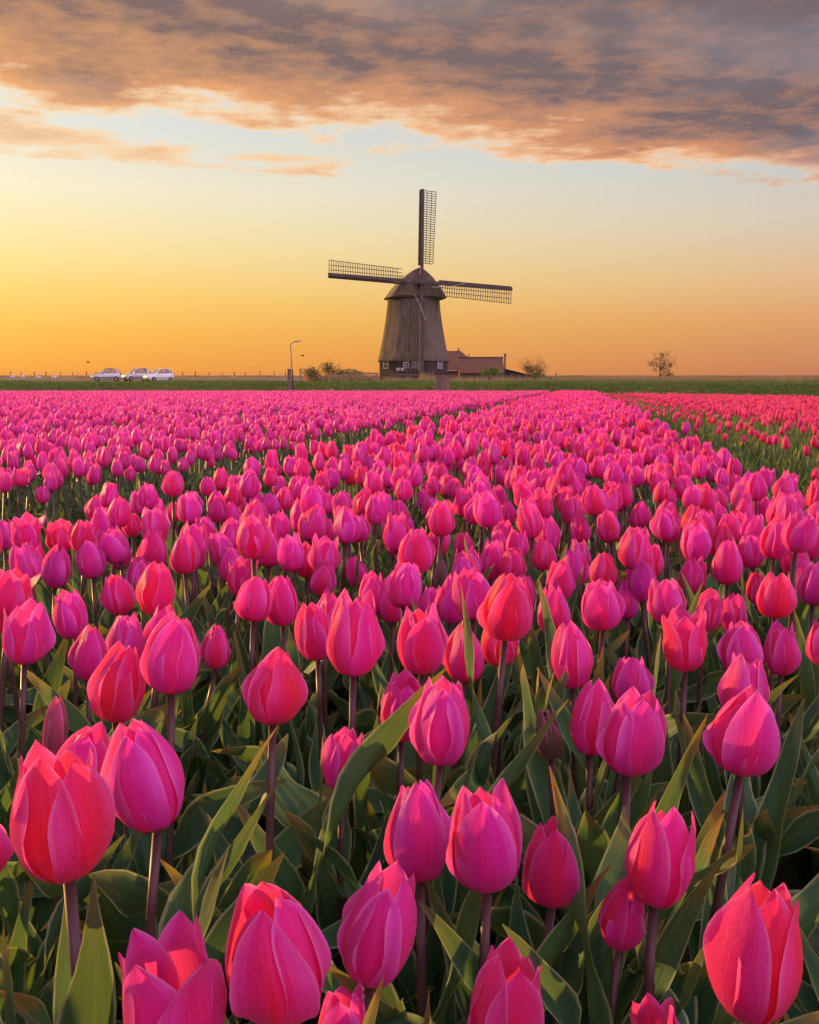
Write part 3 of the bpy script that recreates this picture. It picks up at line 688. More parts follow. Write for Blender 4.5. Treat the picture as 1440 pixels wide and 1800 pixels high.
SHORT = [('deep red egg', 'the deep red egg-shaped tulip'), ('wide red tulip in the second', 'the wide red tulip'), ('big rounded tulip', 'the big rounded tulip'),
 ('jagged open', 'the jagged open tulip'), ('small upright tulip on', 'the small upright tulip'), ('slanting tulip', 'the slanting bright-rimmed tulip'), ('round-shouldered', 'the round-shouldered tulip'),
 ('smooth egg-shaped', 'the smooth egg-shaped tulip'), ('round closed', 'the round closed tulip'), ('tall sunlit', 'the tall sunlit tulip'), ('sunlit orange-pink', 'the sunlit open tulip'),
 ('red tulip with golden rim', 'the golden-rimmed red tulip'), ('tall smooth red', 'the tall smooth red tulip'), ('sunlit tulip drooping', 'the drooping sunlit tulip'), ('tulip at the top of the sunlit', 'the topmost sunlit tulip'),
 ('reddish pair-tipped', 'the pair-tipped reddish tulip'), ('gold-edged tulip in', 'the gold-edged tulip'), ('dark-stemmed red', 'the dark-stemmed red tulip'), ('largest tulip of the tight', 'the tight group of three'),
 ('broad lilac tulip with', 'the broad lilac tulip'), ('narrow lilac', 'the forked narrow tulip'), ('rounded pink tulip in the dense', 'the rounded pink tulip'), ('pink egg-shaped tulip in', 'the pink egg-shaped tulip'),
 ('pale-rimmed', 'the pale-rimmed tulip'), ('orange-edged tulip right', 'the orange-edged tulip'), ('dark pink rounded', 'the dark pink rounded tulip'), ('tall tulip at the edge', 'the tall furrow-side tulip'), ('rounded red tulip above', 'the rounded red tulip'),
 ('grey-green closed', 'the grey-green bud'), ('bright tall tulip with gold', 'the gold-rimmed tall tulip'), ('kite', ''), ('lit pink tulip in the crowd', 'the lit pink tulip'), ('double-pointed', 'the double-pointed tulip'), ('round violet', 'the round violet tulip'),
 ('pink tulip in the cluster', 'the cluster of pink tulips'), ('orange-tipped tulip slanting', 'the orange-tipped slanting tulip')]
def proj(x, y, z):
    yc = y*math.cos(PITCH) - (z-CAMZ)*math.sin(PITCH); return 720 + 1750*x/yc, 900 - 1750*((z-CAMZ)*math.cos(PITCH) + y*math.sin(PITCH))/yc
LMK = []
for st_, nm_ in SHORT:
    for r_ in FRONT:
        if nm_ and r_[8].startswith(st_): LMK.append((*proj(*r_[:3]), nm_)); break
used_lab = set()
def own_label(u, v, word):
    best = None
    for (a, c, nm_) in LMK:
        du, dv = u-a, c-v; d = math.hypot(du, dv)
        if abs(dv) < .45*abs(du): rel = 'left of' if du < 0 else 'right of'
        elif dv > 0: rel = 'just behind' if abs(du) < .45*dv else ('behind and left of' if du < 0 else 'behind and right of')
        else: rel = 'in front of' if abs(du) < .45*-dv else ('in front and left of' if du < 0 else 'in front and right of')
        for k, far_ in enumerate(('', 'a little ', 'well ', 'far ')):
            if far_ and rel == 'just behind': rel = 'behind'
            t = '%s %s%s %s' % (word, far_, rel, nm_)
            cost = d + abs(d - (45, 100, 170, 260)[k])*1.5
            if t not in used_lab and (best is None or cost < best[0]): best = (cost, t)
    used_lab.add(best[1]); return best[1]
rest = []
for k, (x, y, bed) in enumerate(cand):
    z, s = zc_of(bed, rgf)
    if k < BUDGET and in_frame(x, y, .45, 10):
        if bed == 'centre':
            q = 3 if y > 2.55 else (0 if x - BT*y < -.75 else (1 if x < .30 else 2))
        else: q = 0 if (bed == 'right' or x - BT*y > -1.95) else 1
        lab, grp = FILL_LABEL[(bed, q)]
        form = rgf.choice(['e', 'c', 'c', 'o'], p=[.40, .30, .20, .10])
        lab = own_label(*proj(x, y, z), {'left': 'lilac-pink tulip across the weedy furrow,', 'right': 'short red tulip across the furrow,', 'centre': 'closed pink tulip' if form == 'e' else ('cup-shaped pink tulip' if form == 'c' else 'open pink tulip')}[bed])
        tulip(x, y, z, s, rgf.uniform(.9, 1.08), form, rgf.uniform(0, 120), rgf.normal(0, 6), lab, grp, 3 if bed != 'right' else 4)
    else: rest.append((x, y, bed, z, s))

# ------------------------------------------------------------------ the rest of the field, too many to count
def proto(form, mt, leafm, k, nleaf, hh, far=False):
    ch = []; mt = mt or PINKS[k % 5]
    for i in range(6 if form else 0):
        V, U = petal_grid(form, i >= 3, rgs, 3 if far else 5, 5 if far else 8)
        V = V + np.array((0, 0, hh-.04))
        ch.append((*grid_to(V, U, R(120*(i % 3) + (60 if i >= 3 else 0) + rgs.uniform(-6, 6))), 0))
    mb = stem_chunk(4, 3, bend=rgs.uniform(-.01, .01)); W = np.array(mb.v); W[:, 2] *= (hh-.038)
    if form: ch.append((W, np.zeros((len(W), 2)), [f for f in mb.f], 1))
    for i in range(nleaf):
        V, U = leaf_grid(LEAFK[(0, 6, 1)[i % 3] if far else rgs.randint(len(LEAFK))], rgs, 3, 5 if far else 7); V = V*(hh/.46)*rgs.uniform(.85, 1.08)
        ch.append((*grid_to(V, U, i*2.2 + rgs.uniform(0, 1.5)), 2))
    me = uvmesh('tulip_plant', ch, [mt, M_STEM, leafm])
    return bpy.data.objects.new('tulip_plant', me)
def protos(name, objs):
    c = bpy.data.collections.new(name)
    for i, o in enumerate(objs): o.name = '%s_%02d' % (name, i); c.objects.link(o)
    return c
def pset(nm_, fs, mt, lm, n1, n2_, hh, bare=0):
    a = [proto(f, mt, lm, i, n1, hh) for i, f in enumerate(fs)] + [proto(None, mt, lm, i, n1+2, hh*.92) for i in range(bare)]
    c = [proto(f, mt, lm, i, n2_, hh, True) for i, f in enumerate(fs)] + [proto(None, mt, lm, i, n2_+2, hh*.92, True) for i in range(bare)]
    return protos(nm_, a + c)
PC = pset('pink_tulip_plant', 'ececcecoec', None, M_LEAF, 4, 2, .46)
PL = pset('lilac_tulip_plant', 'eecec', M_LIL, M_LEAF, 3, 2, .44)
PR = pset('red_tulip_plant', 'eecec', M_RED, M_LEAF2, 4, 2, .39, 2)
def instancer(name, coll, pts, rot, scl, idx, label, cat):
    me = bpy.data.meshes.new(name); me.from_pydata([tuple(p) for p in pts], [], [])
    n = len(pts)
    a = me.attributes.new('rot', 'FLOAT_VECTOR', 'POINT'); a.data.foreach_set('vector', np.asarray(rot, dtype=np.float32).ravel())
    a = me.attributes.new('scl', 'FLOAT_VECTOR', 'POINT'); a.data.foreach_set('vector', np.asarray(scl, dtype=np.float32).ravel())
    a = me.attributes.new('idx', 'INT', 'POINT'); a.data.foreach_set('value', np.asarray(idx, dtype=np.int32))
    o = link(name, me); tag(o, label, cat, kind='stuff')
    ng = bpy.data.node_groups.new(name, 'GeometryNodeTree')
    ng.interface.new_socket('Geometry', in_out='INPUT', socket_type='NodeSocketGeometry'); ng.interface.new_socket('Geometry', in_out='OUTPUT', socket_type='NodeSocketGeometry')
    nd = ng.nodes.new; gi, go = nd('NodeGroupInput'), nd('NodeGroupOutput'); ip, ci = nd('GeometryNodeInstanceOnPoints'), nd('GeometryNodeCollectionInfo')
    ci.inputs[0].default_value = coll; ci.inputs[1].default_value = True; ci.inputs[2].default_value = True
    ip.inputs['Pick Instance'].default_value = True
    def att(nm, t):
        q = nd('GeometryNodeInputNamedAttribute'); q.data_type = t; q.inputs[0].default_value = nm; return q.outputs[0]
    e2r = nd('FunctionNodeEulerToRotation'); L = ng.links.new
    L(att('rot', 'FLOAT_VECTOR'), e2r.inputs[0]); L(e2r.outputs[0], ip.inputs['Rotation']); L(att('scl', 'FLOAT_VECTOR'), ip.inputs['Scale'])
    L(att('idx', 'INT'), ip.inputs['Instance Index'])
    L(gi.outputs[0], ip.inputs[0]); L(ci.outputs[0], ip.inputs['Instance']); L(ip.outputs[0], go.inputs[0])
    o.modifiers.new('scatter', 'NODES').node_group = ng
    return o
far = [(x, y) for (x, y) in scatter(4.6, 59, 68, .08, rgf, [])]
far = [(x, y, bed_of(x, y)) for x, y in far if field_end(x, y)]
far = [c for c in far if c[2]]
for (x, y, b_) in far: rest.append((x, y, b_, *zc_of(b_, rgf)))
# tulips beside and behind the camera, outside the picture
side = [(x, y) for x in np.arange(-2.4, 2.4, .125) for y in np.arange(-1.1, 2.6, .125)]
for (x, y) in side:
    x += rgf.uniform(-.04, .04); y += rgf.uniform(-.04, .04); b_ = bed_of(x, y)
    if not b_ or math.hypot(x, y) < .30 or abs(x) < .45*max(y, 0)+.16 and y > .05: continue
    if min((x-a)**2 + (y-c)**2 for a, c in placed) < .008: continue
    rest.append((x, y, b_, *zc_of(b_, rgf)))
for bed, coll, nn_, hh, lab in (('centre', PC, 10, .46, 'dense pink tulips filling the centre bed towards the bank'),
                              ('left', PL, 5, .44, 'dense lilac-pink tulips of the beds beyond the weedy furrow'),
                              ('right', PR, 5, .39, 'short dense red tulips of the right-hand beds')):
    q = [r for r in rest if r[2] == bed]
    pts = [(r[0], r[1], 0) for r in q]
    rot = [(rgf.normal(0, .07), rgf.normal(0, .07), rgf.uniform(0, 6.28)) for r in q]
    scl = [(r[4], r[4], r[3]/hh*rgf.uniform(.97, 1.03)) for r in q]
    ix = rgf.randint(0, nn_, len(q))
    if bed == 'right':      # many plants of this bed are still only leaves
        lo = [(x, y, 0) for x, y, _ in leafonly]; pts = pts + lo; rot += [(0, 0, rgf.uniform(0, 6.28)) for _ in lo]; scl += [(1, 1, rgf.uniform(.8, 1.1)) for _ in lo]
        ix = np.array([(5 + k % 2) if (i >= len(q) or rgf.uniform() < (.86 if p[0]-BT*p[1] < 2.1 else .36 if p[0]-BT*p[1] < 3.4 else .08)) else k for i, (k, p) in enumerate(zip(rgf.randint(0, 5, len(pts)), pts))])
    ix = np.array([k + (10 if bed == 'centre' else 5 if bed == 'left' else 7)*(p[1] > 8) for k, p in zip(ix, pts)])
    instancer('tulips', coll, pts, rot, scl, ix, lab, 'tulips')
# foliage of plants without a flower, between the front stems
def leafy(n_):
    ch = []
    for i in range(n_):
        V, U = leaf_grid(LEAFK[rgs.randint(len(LEAFK))], rgs); ch.append((*grid_to(V*rgs.uniform(.62, .92), U, i*2.4 + rgs.uniform(-.6, .6)), 0))
    return bpy.data.objects.new('leaf_plant', uvmesh('leaf_plant', ch, [M_LEAF]))
LP = protos('leaf_plant', [leafy(5) for _ in range(6)])
lp_ = [q for q in [(rgf.uniform(-1.9, 1.9), rgf.uniform(.30, 3.2)) for _ in range(900)] if bed_of(*q) == 'centre' and abs(q[0]) < .45*q[1]+.2]
lp_ = [q for q in lp_ if min((q[0]-a)**2 + (q[1]-c)**2 for a, c in placed) > .0012][:300]
instancer('tulip_foliage', LP, [(a, c, 0) for a, c in lp_], [(rgf.normal(0, .08), rgf.normal(0, .08), rgf.uniform(0, 6.28)) for _ in lp_], [(k, k, k) for k in rgf.uniform(.8, 1.1, len(lp_))], rgf.randint(0, 6, len(lp_)), 'dense green tulip foliage between the stems of the front flowers', 'foliage')
# weeds in the furrows
def tuft(hh, nb, mt, spread, wid, seed, lean=.5):
    rg = np.random.RandomState(seed); mb = MB()
    for i in range(nb):
        a = rg.uniform(0, 6.28); r0 = rg.uniform(0, spread); x, y = r0*math.cos(a), r0*math.sin(a); L = hh*rg.uniform(.5, 1.1)
        b_ = rg.uniform(0, 6.28); ln = rg.uniform(.05, lean)*L; wv = Vector((math.cos(b_+1.57), math.sin(b_+1.57), 0))*wid
        p0 = Vector((x, y, 0)); p1 = p0 + Vector((math.cos(b_)*ln*.35, math.sin(b_)*ln*.35, L*.6)); p2 = p0 + Vector((math.cos(b_)*ln, math.sin(b_)*ln, L))
        k = len(mb.v); mb.v += [tuple(p0-wv), tuple(p0+wv), tuple(p1+wv*.8), tuple(p1-wv*.8), tuple(p2)]
        mb.f += [(k, k+1, k+2, k+3), (k+3, k+2, k+4)]; mb.mi += [0, 0]
    return bpy.data.objects.new('tuft', mb.mesh('tuft', mt))
WT = protos('weed_tuft', [tuft(.14, 14, M_BLADE, .05, .0045, s, .9) for s in range(4)])
wp = []
for k in range(9000):
    y = 1.2 + 30*rgf.uniform()**1.8; c = rgf.choice([-1.50, .85]); x = c + BT*y + rgf.normal(0, .12)
    if bed_of(x, y) is None or rgf.uniform() < .25: wp.append((x, y, 0))
instancer('weeds', WT, wp, [(0, 0, rgf.uniform(0, 6.28)) for p in wp], [(k, k, k) for k in rgf.uniform(.6, 1.5, len(wp))], rgf.randint(0, 4, len(wp)), 'low green weeds and grass growing in the furrows', 'weeds')

# ------------------------------------------------------------------ windmill
MY = 133.0
mill = empty('windmill', (P(727, 670, MY).x, MY, 1.1))
tag(mill, 'thatched octagonal windmill with four lattice sails and dark boarded base', 'windmill')
def mz(v): return P(727, v, MY).z - 1.1           # photo row -> height above the mill's ground
def octo(ap, z, ph=0): return [(ap/math.cos(R(22.5))*math.sin(R(45*i+22.5+ph)), -ap/math.cos(R(22.5))*math.cos(R(45*i+22.5+ph)), z) for i in range(8)]
zb, zt = mz(636), mz(522)
mb = MB(); nb = 9; dz_ = (zb+.25)/nb
for i in range(nb):
    rr = 4.42 - .0*i; mb.rings([octo(rr+.05, i*dz_), octo(rr, (i+1)*dz_)])
mb.build('boarded_base', M_DARKWOOD, mill)
mb = MB(); rows = [octo(4.35, zb+.02), octo(4.62, zb-.05), octo(4.70, zb+.12)]
for t in np.linspace(0, 1, 14)[1:]:
    z = zb+.12 + (zt-zb-.12)*t; rows.append(octo(3.36 + 1.30*(1-t)**1.45, z))
# bevel the corners so the thatch is rounded
def soften(ring, k=.16):
    o = []
    for i in range(8):
        a, b_, c = Vector(ring[i-1]), Vector(ring[i]), Vector(ring[(i+1) % 8]); o += [tuple(b_.lerp(a, k)), tuple(b_.lerp(a, k*.3).lerp(c, k*.3)*.5 + b_*.5), tuple(b_.lerp(c, k))]
    return o
mb.rings([soften(r) for r in rows]); mb.build('thatched_body', M_THATCH, mill, True)
mb = MB(); mb.rings([[(3.0*math.cos(a), 3.0*math.sin(a), z) for a in np.linspace(0, 2*math.pi, 25)[:-1]] for z in (zt-.3, zt+.6)], cap1=True); mb.build('curb_ring', M_DARKWOOD, mill)
# cap: boat-shaped, pointing slightly to the right of the camera
PSI = R(13); cz, ch = mz(526), mz(473)-mz(526)
ax = Vector((math.sin(PSI), -math.cos(PSI), 0)); lt = Vector((math.cos(PSI), math.sin(PSI), 0))
prof = [(1.0, 0), (.87, .18), (.76, .35), (.64, .50), (.51, .65), (.37, .78), (.22, .89), (.10, .97), (0, 1.0)]
rows = []
for t, wk, hk in ((-1, .30, .50), (-.85, .62, .66), (-.55, .9, .84), (-.15, 1.02, .96), (.3, 1.02, 1.0), (.7, .98, 1.0), (.98, .93, 1.0)):
    ring = [(-a, b_) for a, b_ in prof] + [(a, b_) for a, b_ in reversed(prof[:-1])]
    rows.append([tuple(ax*(t*3.7) + lt*(a*3.82*wk) + Vector((0, 0, cz + b_*ch*hk + (.18*a*a - .18)))) for a, b_ in ring])
mb = MB(); mb.rings(rows, closed=False); mb.f.append(tuple(range(len(rows[0])))); mb.mi.append(0)
mb.f.append(tuple(range(len(mb.v)-len(rows[0]), len(mb.v)))); mb.mi.append(0)
inn = [[tuple(Vector(p)*1.0 + Vector((0, 0, .02)) ) for p in (r[0], r[-1])] for r in rows]
for i in range(len(inn)-1): mb.quad(inn[i][0], inn[i][1], inn[i+1][1], inn[i+1][0])
mb.build('cap', M_THATCH, mill, True)
fr = [ax*3.72 + lt*(a*3.6*.9*.93) + Vector((0, 0, cz + .15 + b_*(ch-.5))) for a, b_ in [(-a, b_) for a, b_ in prof] + [(a, b_) for a, b_ in reversed(prof[:-1])]]
mb = MB(); n_ = len(fr); mb.v += [tuple(p) for p in fr] + [tuple(p+ax*.12) for p in fr]; mb.f += [tuple(range(n_, 2*n_))] + [(i, i+1, n_+i+1, n_+i) for i in range(n_-1)]; mb.mi += [0]*n_
mb.build('front_boarding', M_THATCH, mill)
# sails
TL = R(9); hubw = P(741, 497, MY-4.9); hub = hubw - Vector(mill.location)
av = Vector((math.sin(PSI)*math.cos(TL), -math.cos(PSI)*math.cos(TL), math.sin(TL))); rv = Vector((math.cos(PSI), math.sin(PSI), 0)); uv_ = rv.cross(av) * -1
if uv_.z < 0: uv_ = -uv_
th = R(3.9); r2 = rv*math.cos(th) - uv_*math.sin(th); th = R(1.8); u2 = uv_*math.cos(th) + rv*math.sin(th)
mb = MB(); mb.tube([hub - av*2.2, hub + av*.45], [.34, .30], 12); mb.build('windshaft', M_SAIL, mill)
mb = MB(); mb.box(hub + av*.25, (.62, .62, .62), Matrix((r2, u2, av)).transposed()); mb.build('hub', M_SAIL, mill)
SR = 11.95; NB = 32
stock_me = MB(); stock_me.bar((.1, 0, 0), (SR, 0, 0), .40, .28); stock_me = stock_me.mesh('stock', M_SAIL)
lead = MB(); k = len(lead.v)
for x, y0, y1 in ((2.2, -.46, -.05), (SR-.05, -.38, -.05)):
    for zt_ in (-.05, .05): lead.v += [(x, y0, zt_+.16), (x, y1, zt_)]
lead.f += [(0, 1, 5, 4), (2, 6, 7, 3), (0, 4, 6, 2), (1, 3, 7, 5), (0, 2, 3, 1), (4, 5, 7, 6)]; lead.mi += [0]*6; lead = lead.mesh('lead_board', M_SAIL)
rung = MB(); rung.bar((0, .02, 0), (0, 1.0, 0), .07, .06); rung = rung.mesh('sail_rung', M_SAIL)
hem = MB(); hem.bar((0, 0, 0), (1, 0, 0), .065, .06); hem = hem.mesh('sail_hem', M_SAIL)
for X, Y in ((u2, r2), (r2, -u2), (-u2, -r2), (-r2, u2)):
    Z = X.cross(Y); mtx = Matrix((X, Y, Z)).transposed().to_4x4(); mtx.translation = hub + av*(.12 if abs(X.dot(u2)) > .5 else .38)
    s_ = link('sail', stock_me, mill); s_.matrix_local = mtx
    link('lead_board', lead, s_)
    x0 = 2.1 if X == r2 else 2.55
    for i in range(NB):
        x = x0 + (SR-.12-x0)*i/(NB-1); wd = 1.42 + .42*(x/SR)
        if X == -r2 and i < 2: wd *= .55
        q = link('rung', rung, s_); q.location = (x, 0, .02); q.scale = (1, wd, 1); q.rotation_euler = (R(14 - 10*x/SR), 0, 0)
    for fr_ in (.34, .67, 1.0):
        wa, wb = (1.42+.42*x0/SR)*fr_, 1.84*fr_; q = link('hem', hem, s_)
        d = Vector((SR-.12-x0, wb-wa, -.10*fr_)); q.location = (x0, wa, .30*fr_*.8); q.rotation_euler = d.to_track_quat('X', 'Z').to_euler(); q.scale = (d.length, 1, 1)
mb = MB(); a_, b_ = P(729, 518, MY-5.8) - Vector(mill.location), P(748.5, 563, MY-6.4) - Vector(mill.location)
mb.tube([a_, a_.lerp(b_, .35) + Vector((.1, 0, .05)), b_], .035, 5); mb.build('brake_rope', M_WHITE, mill)
mb = MB(); c_ = hub + av*.5 - r2*4.6 - u2*.2; mb.tube([c_ + r2*(t*3.1) + Vector((0, 0, -.28*math.sin(math.pi*t)*.6 + .18*t)) for t in np.linspace(0, 1, 7)], .04, 5); mb.build('sail_line', M_WHITE, mill)
mb = MB(); c_ = hub + av*.5 + r2*1.3 - u2*.55; mb.tube([c_ + r2*(t*4.3) + u2*(t*.9 - .22*math.sin(math.pi*t)) for t in np.linspace(0, 1, 7)], .04, 5); mb.build('sail_line', M_WHITE, mill)
# windows and door of the base
def window(par, c, nrm, w_, h_, nx=2, ny=2):
    nrm = Vector(nrm).normalized(); sx = Vector((0, 0, 1)).cross(nrm).normalized(); M = Matrix((sx, nrm, Vector((0, 0, 1)))).transposed()
    o = link('window', None, par); bpy.data.objects.remove(o)
    mb = MB(); mb.box(Vector(c) + nrm*.03, (w_, .04, h_), M); wn = mb.build('window', M_GLASS, par)
    mb = MB()
    for i in range(nx+1): mb.box(Vector(c) + nrm*.06 + sx*(-w_/2 + w_*i/nx), (.09 if i in (0, nx) else .05, .06, h_+.08), M)
    for j in range(ny+1): mb.box(Vector(c) + nrm*.065 + Vector((0, 0, -h_/2 + h_*j/ny)), (w_+.08, .06, .09 if j in (0, ny) else .05), M)
    mb.build('frame', M_WHITE, wn); return wn
for a in (-45, 0, 0, 45):
    pass
window(mill, (-3.55, -2.85, mz(641)), (-1, -1, 0), .8, 1.0, 1, 2); window(mill, (3.35, -3.0, mz(641)), (1, -1, 0), .8, 1.0, 1, 2)
window(mill, (-.95, -4.45, mz(641)), (0, -1, 0), .7, 1.0, 2, 3); window(mill, (.35, -4.45, mz(641)), (0, -1, 0), .9, 1.1, 3, 3)
mb = MB(); mb.box((-.3, -4.47, 1.0), (1.0, .10, 2.0)); mb.build('door', M_DARKWOOD, mill)
for x in (-2.0, -1.45, .85):
    mb = MB(); mb.box((x, -4.62, mz(650)), (.42, .08, .34)); mb.build('white_shutter', M_WHITE, mill)

# low timber wall before the mill
p = P(716, 668, 122); o = empty('timber_wall', (p.x, 122, 1.1)); tag(o, 'low dark timber wall standing before the windmill base', 'wall')
for i in range(12):
    mb = MB(); mb.box((-1.75 + .318*i, rnd.uniform(-.02, .02), .62 + rnd.uniform(-.06, .05)), (.29, .10, 1.24)); mb.build('plank', M_DARKWOOD, o)
mb = MB(); mb.box((0, -.1, 1.0), (3.9, .08, .12)); mb.build('rail', M_WOOD, o)

# ------------------------------------------------------------------ farm buildings
def roof_slab(mb, a, b, c, d, th=.18):
    """tiled slope a-b eave, c-d ridge (a under d)"""
    a, b, c, d = map(Vector, (a, b, c, d)); n = (b-a).cross(d-a).normalized()*th
    k = len(mb.v); mb.v += [tuple(q) for q in (a, b, c, d, a-n, b-n, c-n, d-n)]
    for f in ((0,1,2,3),(7,6,5,4),(0,4,5,1),(1,5,6,2),(2,6,7,3),(3,7,4,0)): mb.f.append(tuple(k+i for i in f)); mb.mi.append(0)
def uvplan(me):
    uvl = me.uv_layers.new(name='UVMap')
    for pl in me.polygons:
        n = pl.normal; t = Vector((0,0,1)).cross(n); t = t.normalized() if t.length > .01 else Vector((1,0,0)); b_ = n.cross(t)
        for li in pl.loop_indices:
            co = me.vertices[me.loops[li].vertex_index].co; uvl.data[li].uv = (co.dot(t), co.dot(b_))
def tiled(name, mb, par):
    me = mb.mesh(name, M_TILE); uvplan(me); return link(name, me, par)
HY = 152.0
h0 = P(783, 652, HY); house = empty('farmhouse', (h0.x, HY, 1.1)); tag(house, 'farmhouse with steep red tiled half-hipped roof behind the windmill', 'house')
zr, ze = P(800, 615.5, HY).z-1.1, P(800, 651, HY).z-1.1; L0 = -3.0; L1 = P(812, 615, HY).x-h0.x; L2 = P(829, 632, HY).x-h0.x; zh = P(826, 631, HY).z-1.1
mb = MB(); roof_slab(mb, (L0, -.4, ze), (L2, -.4, ze), (L2, 1.9, zh), (L0, 1.9, zh)); roof_slab(mb, (L0, 1.9, zh), (L2, 1.9, zh), (L1, 3.3, zr), (L0, 3.3, zr))
roof_slab(mb, (L2, 7.0, ze), (L0, 7.0, ze), (L0, 3.3, zr), (L1, 3.3, zr)); roof_slab(mb, (L2, 1.9, zh), (L2, 4.7, zh), (L1, 3.35, zr), (L1, 3.3, zr))
rf = tiled('roof', mb, house)
mb = MB(); mb.box((P(808, 613, HY).x-h0.x, 3.2, zr+.1), (.22, .22, .7)); mb.build('chimney', M_BRICK, rf)
mb = MB(); mb.box(((L0+L2)/2, 3.3, ze/2), (L2-L0-.4, 6.6, ze)); mb.v += [(L2-.2, 0, ze), (L2-.2, 6.6, ze), (L2-.2, 4.6, zh-.2), (L2-.2, 2.0, zh-.2)]; k = len(mb.v); mb.f.append((k-4, k-3, k-2, k-1)); mb.mi.append(0)
mb.build('wall', M_BRICK, house)
mb = MB(); mb.box(((L0+L2)/2, -.55, ze-.05), (L2-L0, .14, .14)); mb.build('gutter', M_WHITE, house)
BY = 143.0
b0 = P(807, 655, BY); barn = empty('barn', (b0.x, BY, 1.1)); tag(barn, 'long low barn with brown-red tiled roof beside the windmill', 'barn')
BL = P(887, 640, BY).x - b0.x; zr, ze = P(850, 628, BY).z-1.1, P(850, 655.5, BY).z-1.1
mb = MB(); roof_slab(mb, (0, -.4, ze), (BL, -.4, ze), (BL, 2.7, zr), (0, 2.7, zr)); roof_slab(mb, (BL, 5.8, ze), (0, 5.8, ze), (0, 2.7, zr), (BL, 2.7, zr)); rf = tiled('roof', mb, barn)
mb = MB(); mb.bar((-.05, 2.7, zr+.05), (BL+.05, 2.7, zr+.05), .22, .18); mb.build('ridge_cap', M_TILE, rf)
mb = MB(); mb.box((P(826, 626, BY).x-b0.x, 2.7, zr+.15), (.2, .2, .7)); mb.build('chimney', M_BRICK, rf)
mb = MB(); mb.box((BL/2, 2.7, ze/2), (BL-.3, 5.6, ze)); mb.poly([(BL-.15, -.1, ze), (BL-.15, 5.5, ze), (BL-.15, 2.7, zr-.15)]); mb.poly([(.15, -.1, ze), (.15, 2.7, zr-.15), (.15, 5.5, ze)]); mb.build('wall', M_DARKWOOD, barn)
p = P(887.5, 668, 140); o = empty('flue_pipe', (p.x, 140, 1.1)); tag(o, 'tall thin dark flue pipe with cap at the barn end', 'pipe')
hz = P(887, 621, 140).z-1.1; mb = MB(); mb.tube([(0,0,0), (0,0,hz-.35)], .11, 8); mb.build('pipe', M_DARKWOOD, o); mb = MB(); mb.tube([(0,0,hz-.35), (0,0,hz-.3), (0,0,hz-.1), (0,0,hz)], [.12,.24,.24,.05], 8); mb.build('cap', M_METAL, o)
p = P(890, 668, 146); o = empty('lean_to_shed', (p.x, 146, 1.1)); tag(o, 'dark lean-to shed with sloping roof right of the barn', 'shed')
z1, z2, W = P(892, 650, 146).z-1.1, P(932, 661, 146).z-1.1, P(934, 650, 146).x-p.x
mb = MB(); mb.rings([[(0,-.2,z1), (W,-.2,z2), (W,-.2,z2+.12), (0,-.2,z1+.12)], [(0,4,z1), (W,4,z2), (W,4,z2+.12), (0,4,z1+.12)]], cap0=True, cap1=True); mb.build('roof', M_DARKWOOD, o)
mb = MB(); mb.rings([[(.1,0,0), (W-.1,0,0), (W-.1,0,z2), (.1,0,z1-.02)], [(.1,3.9,0), (W-.1,3.9,0), (W-.1,3.9,z2), (.1,3.9,z1-.02)]], cap0=True, cap1=True); mb.build('wall', M_DARKWOOD, o)
# picket fence
fe = empty('picket_fence', (P(795, 668, 130).x, 130, 1.1)); tag(fe, 'grey wooden picket fence below the barn roof', 'fence')
FW = P(978, 668, 130).x - fe.location.x; pk = MB(); pk.box((0, 0, .5), (.11, .04, 1.0)); pk.v[4] = (-.02, -.02, 1.1); pk = pk.mesh('picket', M_WOOD)
n_ = int(FW/.30)
for i in range(n_):
    q = link('picket', pk, fe); q.location = (FW*i/n_, 0, 0); q.scale = (1, 1, (1.05 if i < n_*.72 else .72)*rnd.uniform(.9, 1.05)); q.rotation_euler = (0, rnd.uniform(-.04, .04), 0)
for z in (.35, .72):
    mb = MB(); mb.box((FW/2, .05, z), (FW, .05, .09)); mb.build('rail', M_WOOD, fe)
for i in range(8):
    mb = MB(); mb.box((FW*i/7, .10, .55), (.14, .14, 1.2 + .3*(i == 7))); mb.build('post', M_WOOD, fe)

# ------------------------------------------------------------------ footbridge railing left of the mill
br = empty('footbridge_railing', (P(612, 668, 126).x, 126, 1.1)); tag(br, 'arched wooden footbridge railing left of the windmill', 'railing')
def arch(dz, w_):
    mb = MB(); pts = []
    for u_, v_ in ((570,664), (583,661), (595,656), (603,651), (613,649.5), (623,650), (630,653), (638,655.5), (650,656), (664,656.5)):
        q = P(u_, v_, 126); pts.append((q.x-br.location.x, 0, q.z-1.1-dz))
    mb.tube(pts, w_, 6); return mb, pts
for dz in (0, .42):
    mb, pts = arch(dz, .075); mb.build('rail', M_WOOD, br)
for q in pts[1::1]:
    mb = MB(); mb.box((q[0], .02, (q[2]+.5)/2), (.10, .10, q[2]+.52)); mb.build('post', M_WOOD, br)

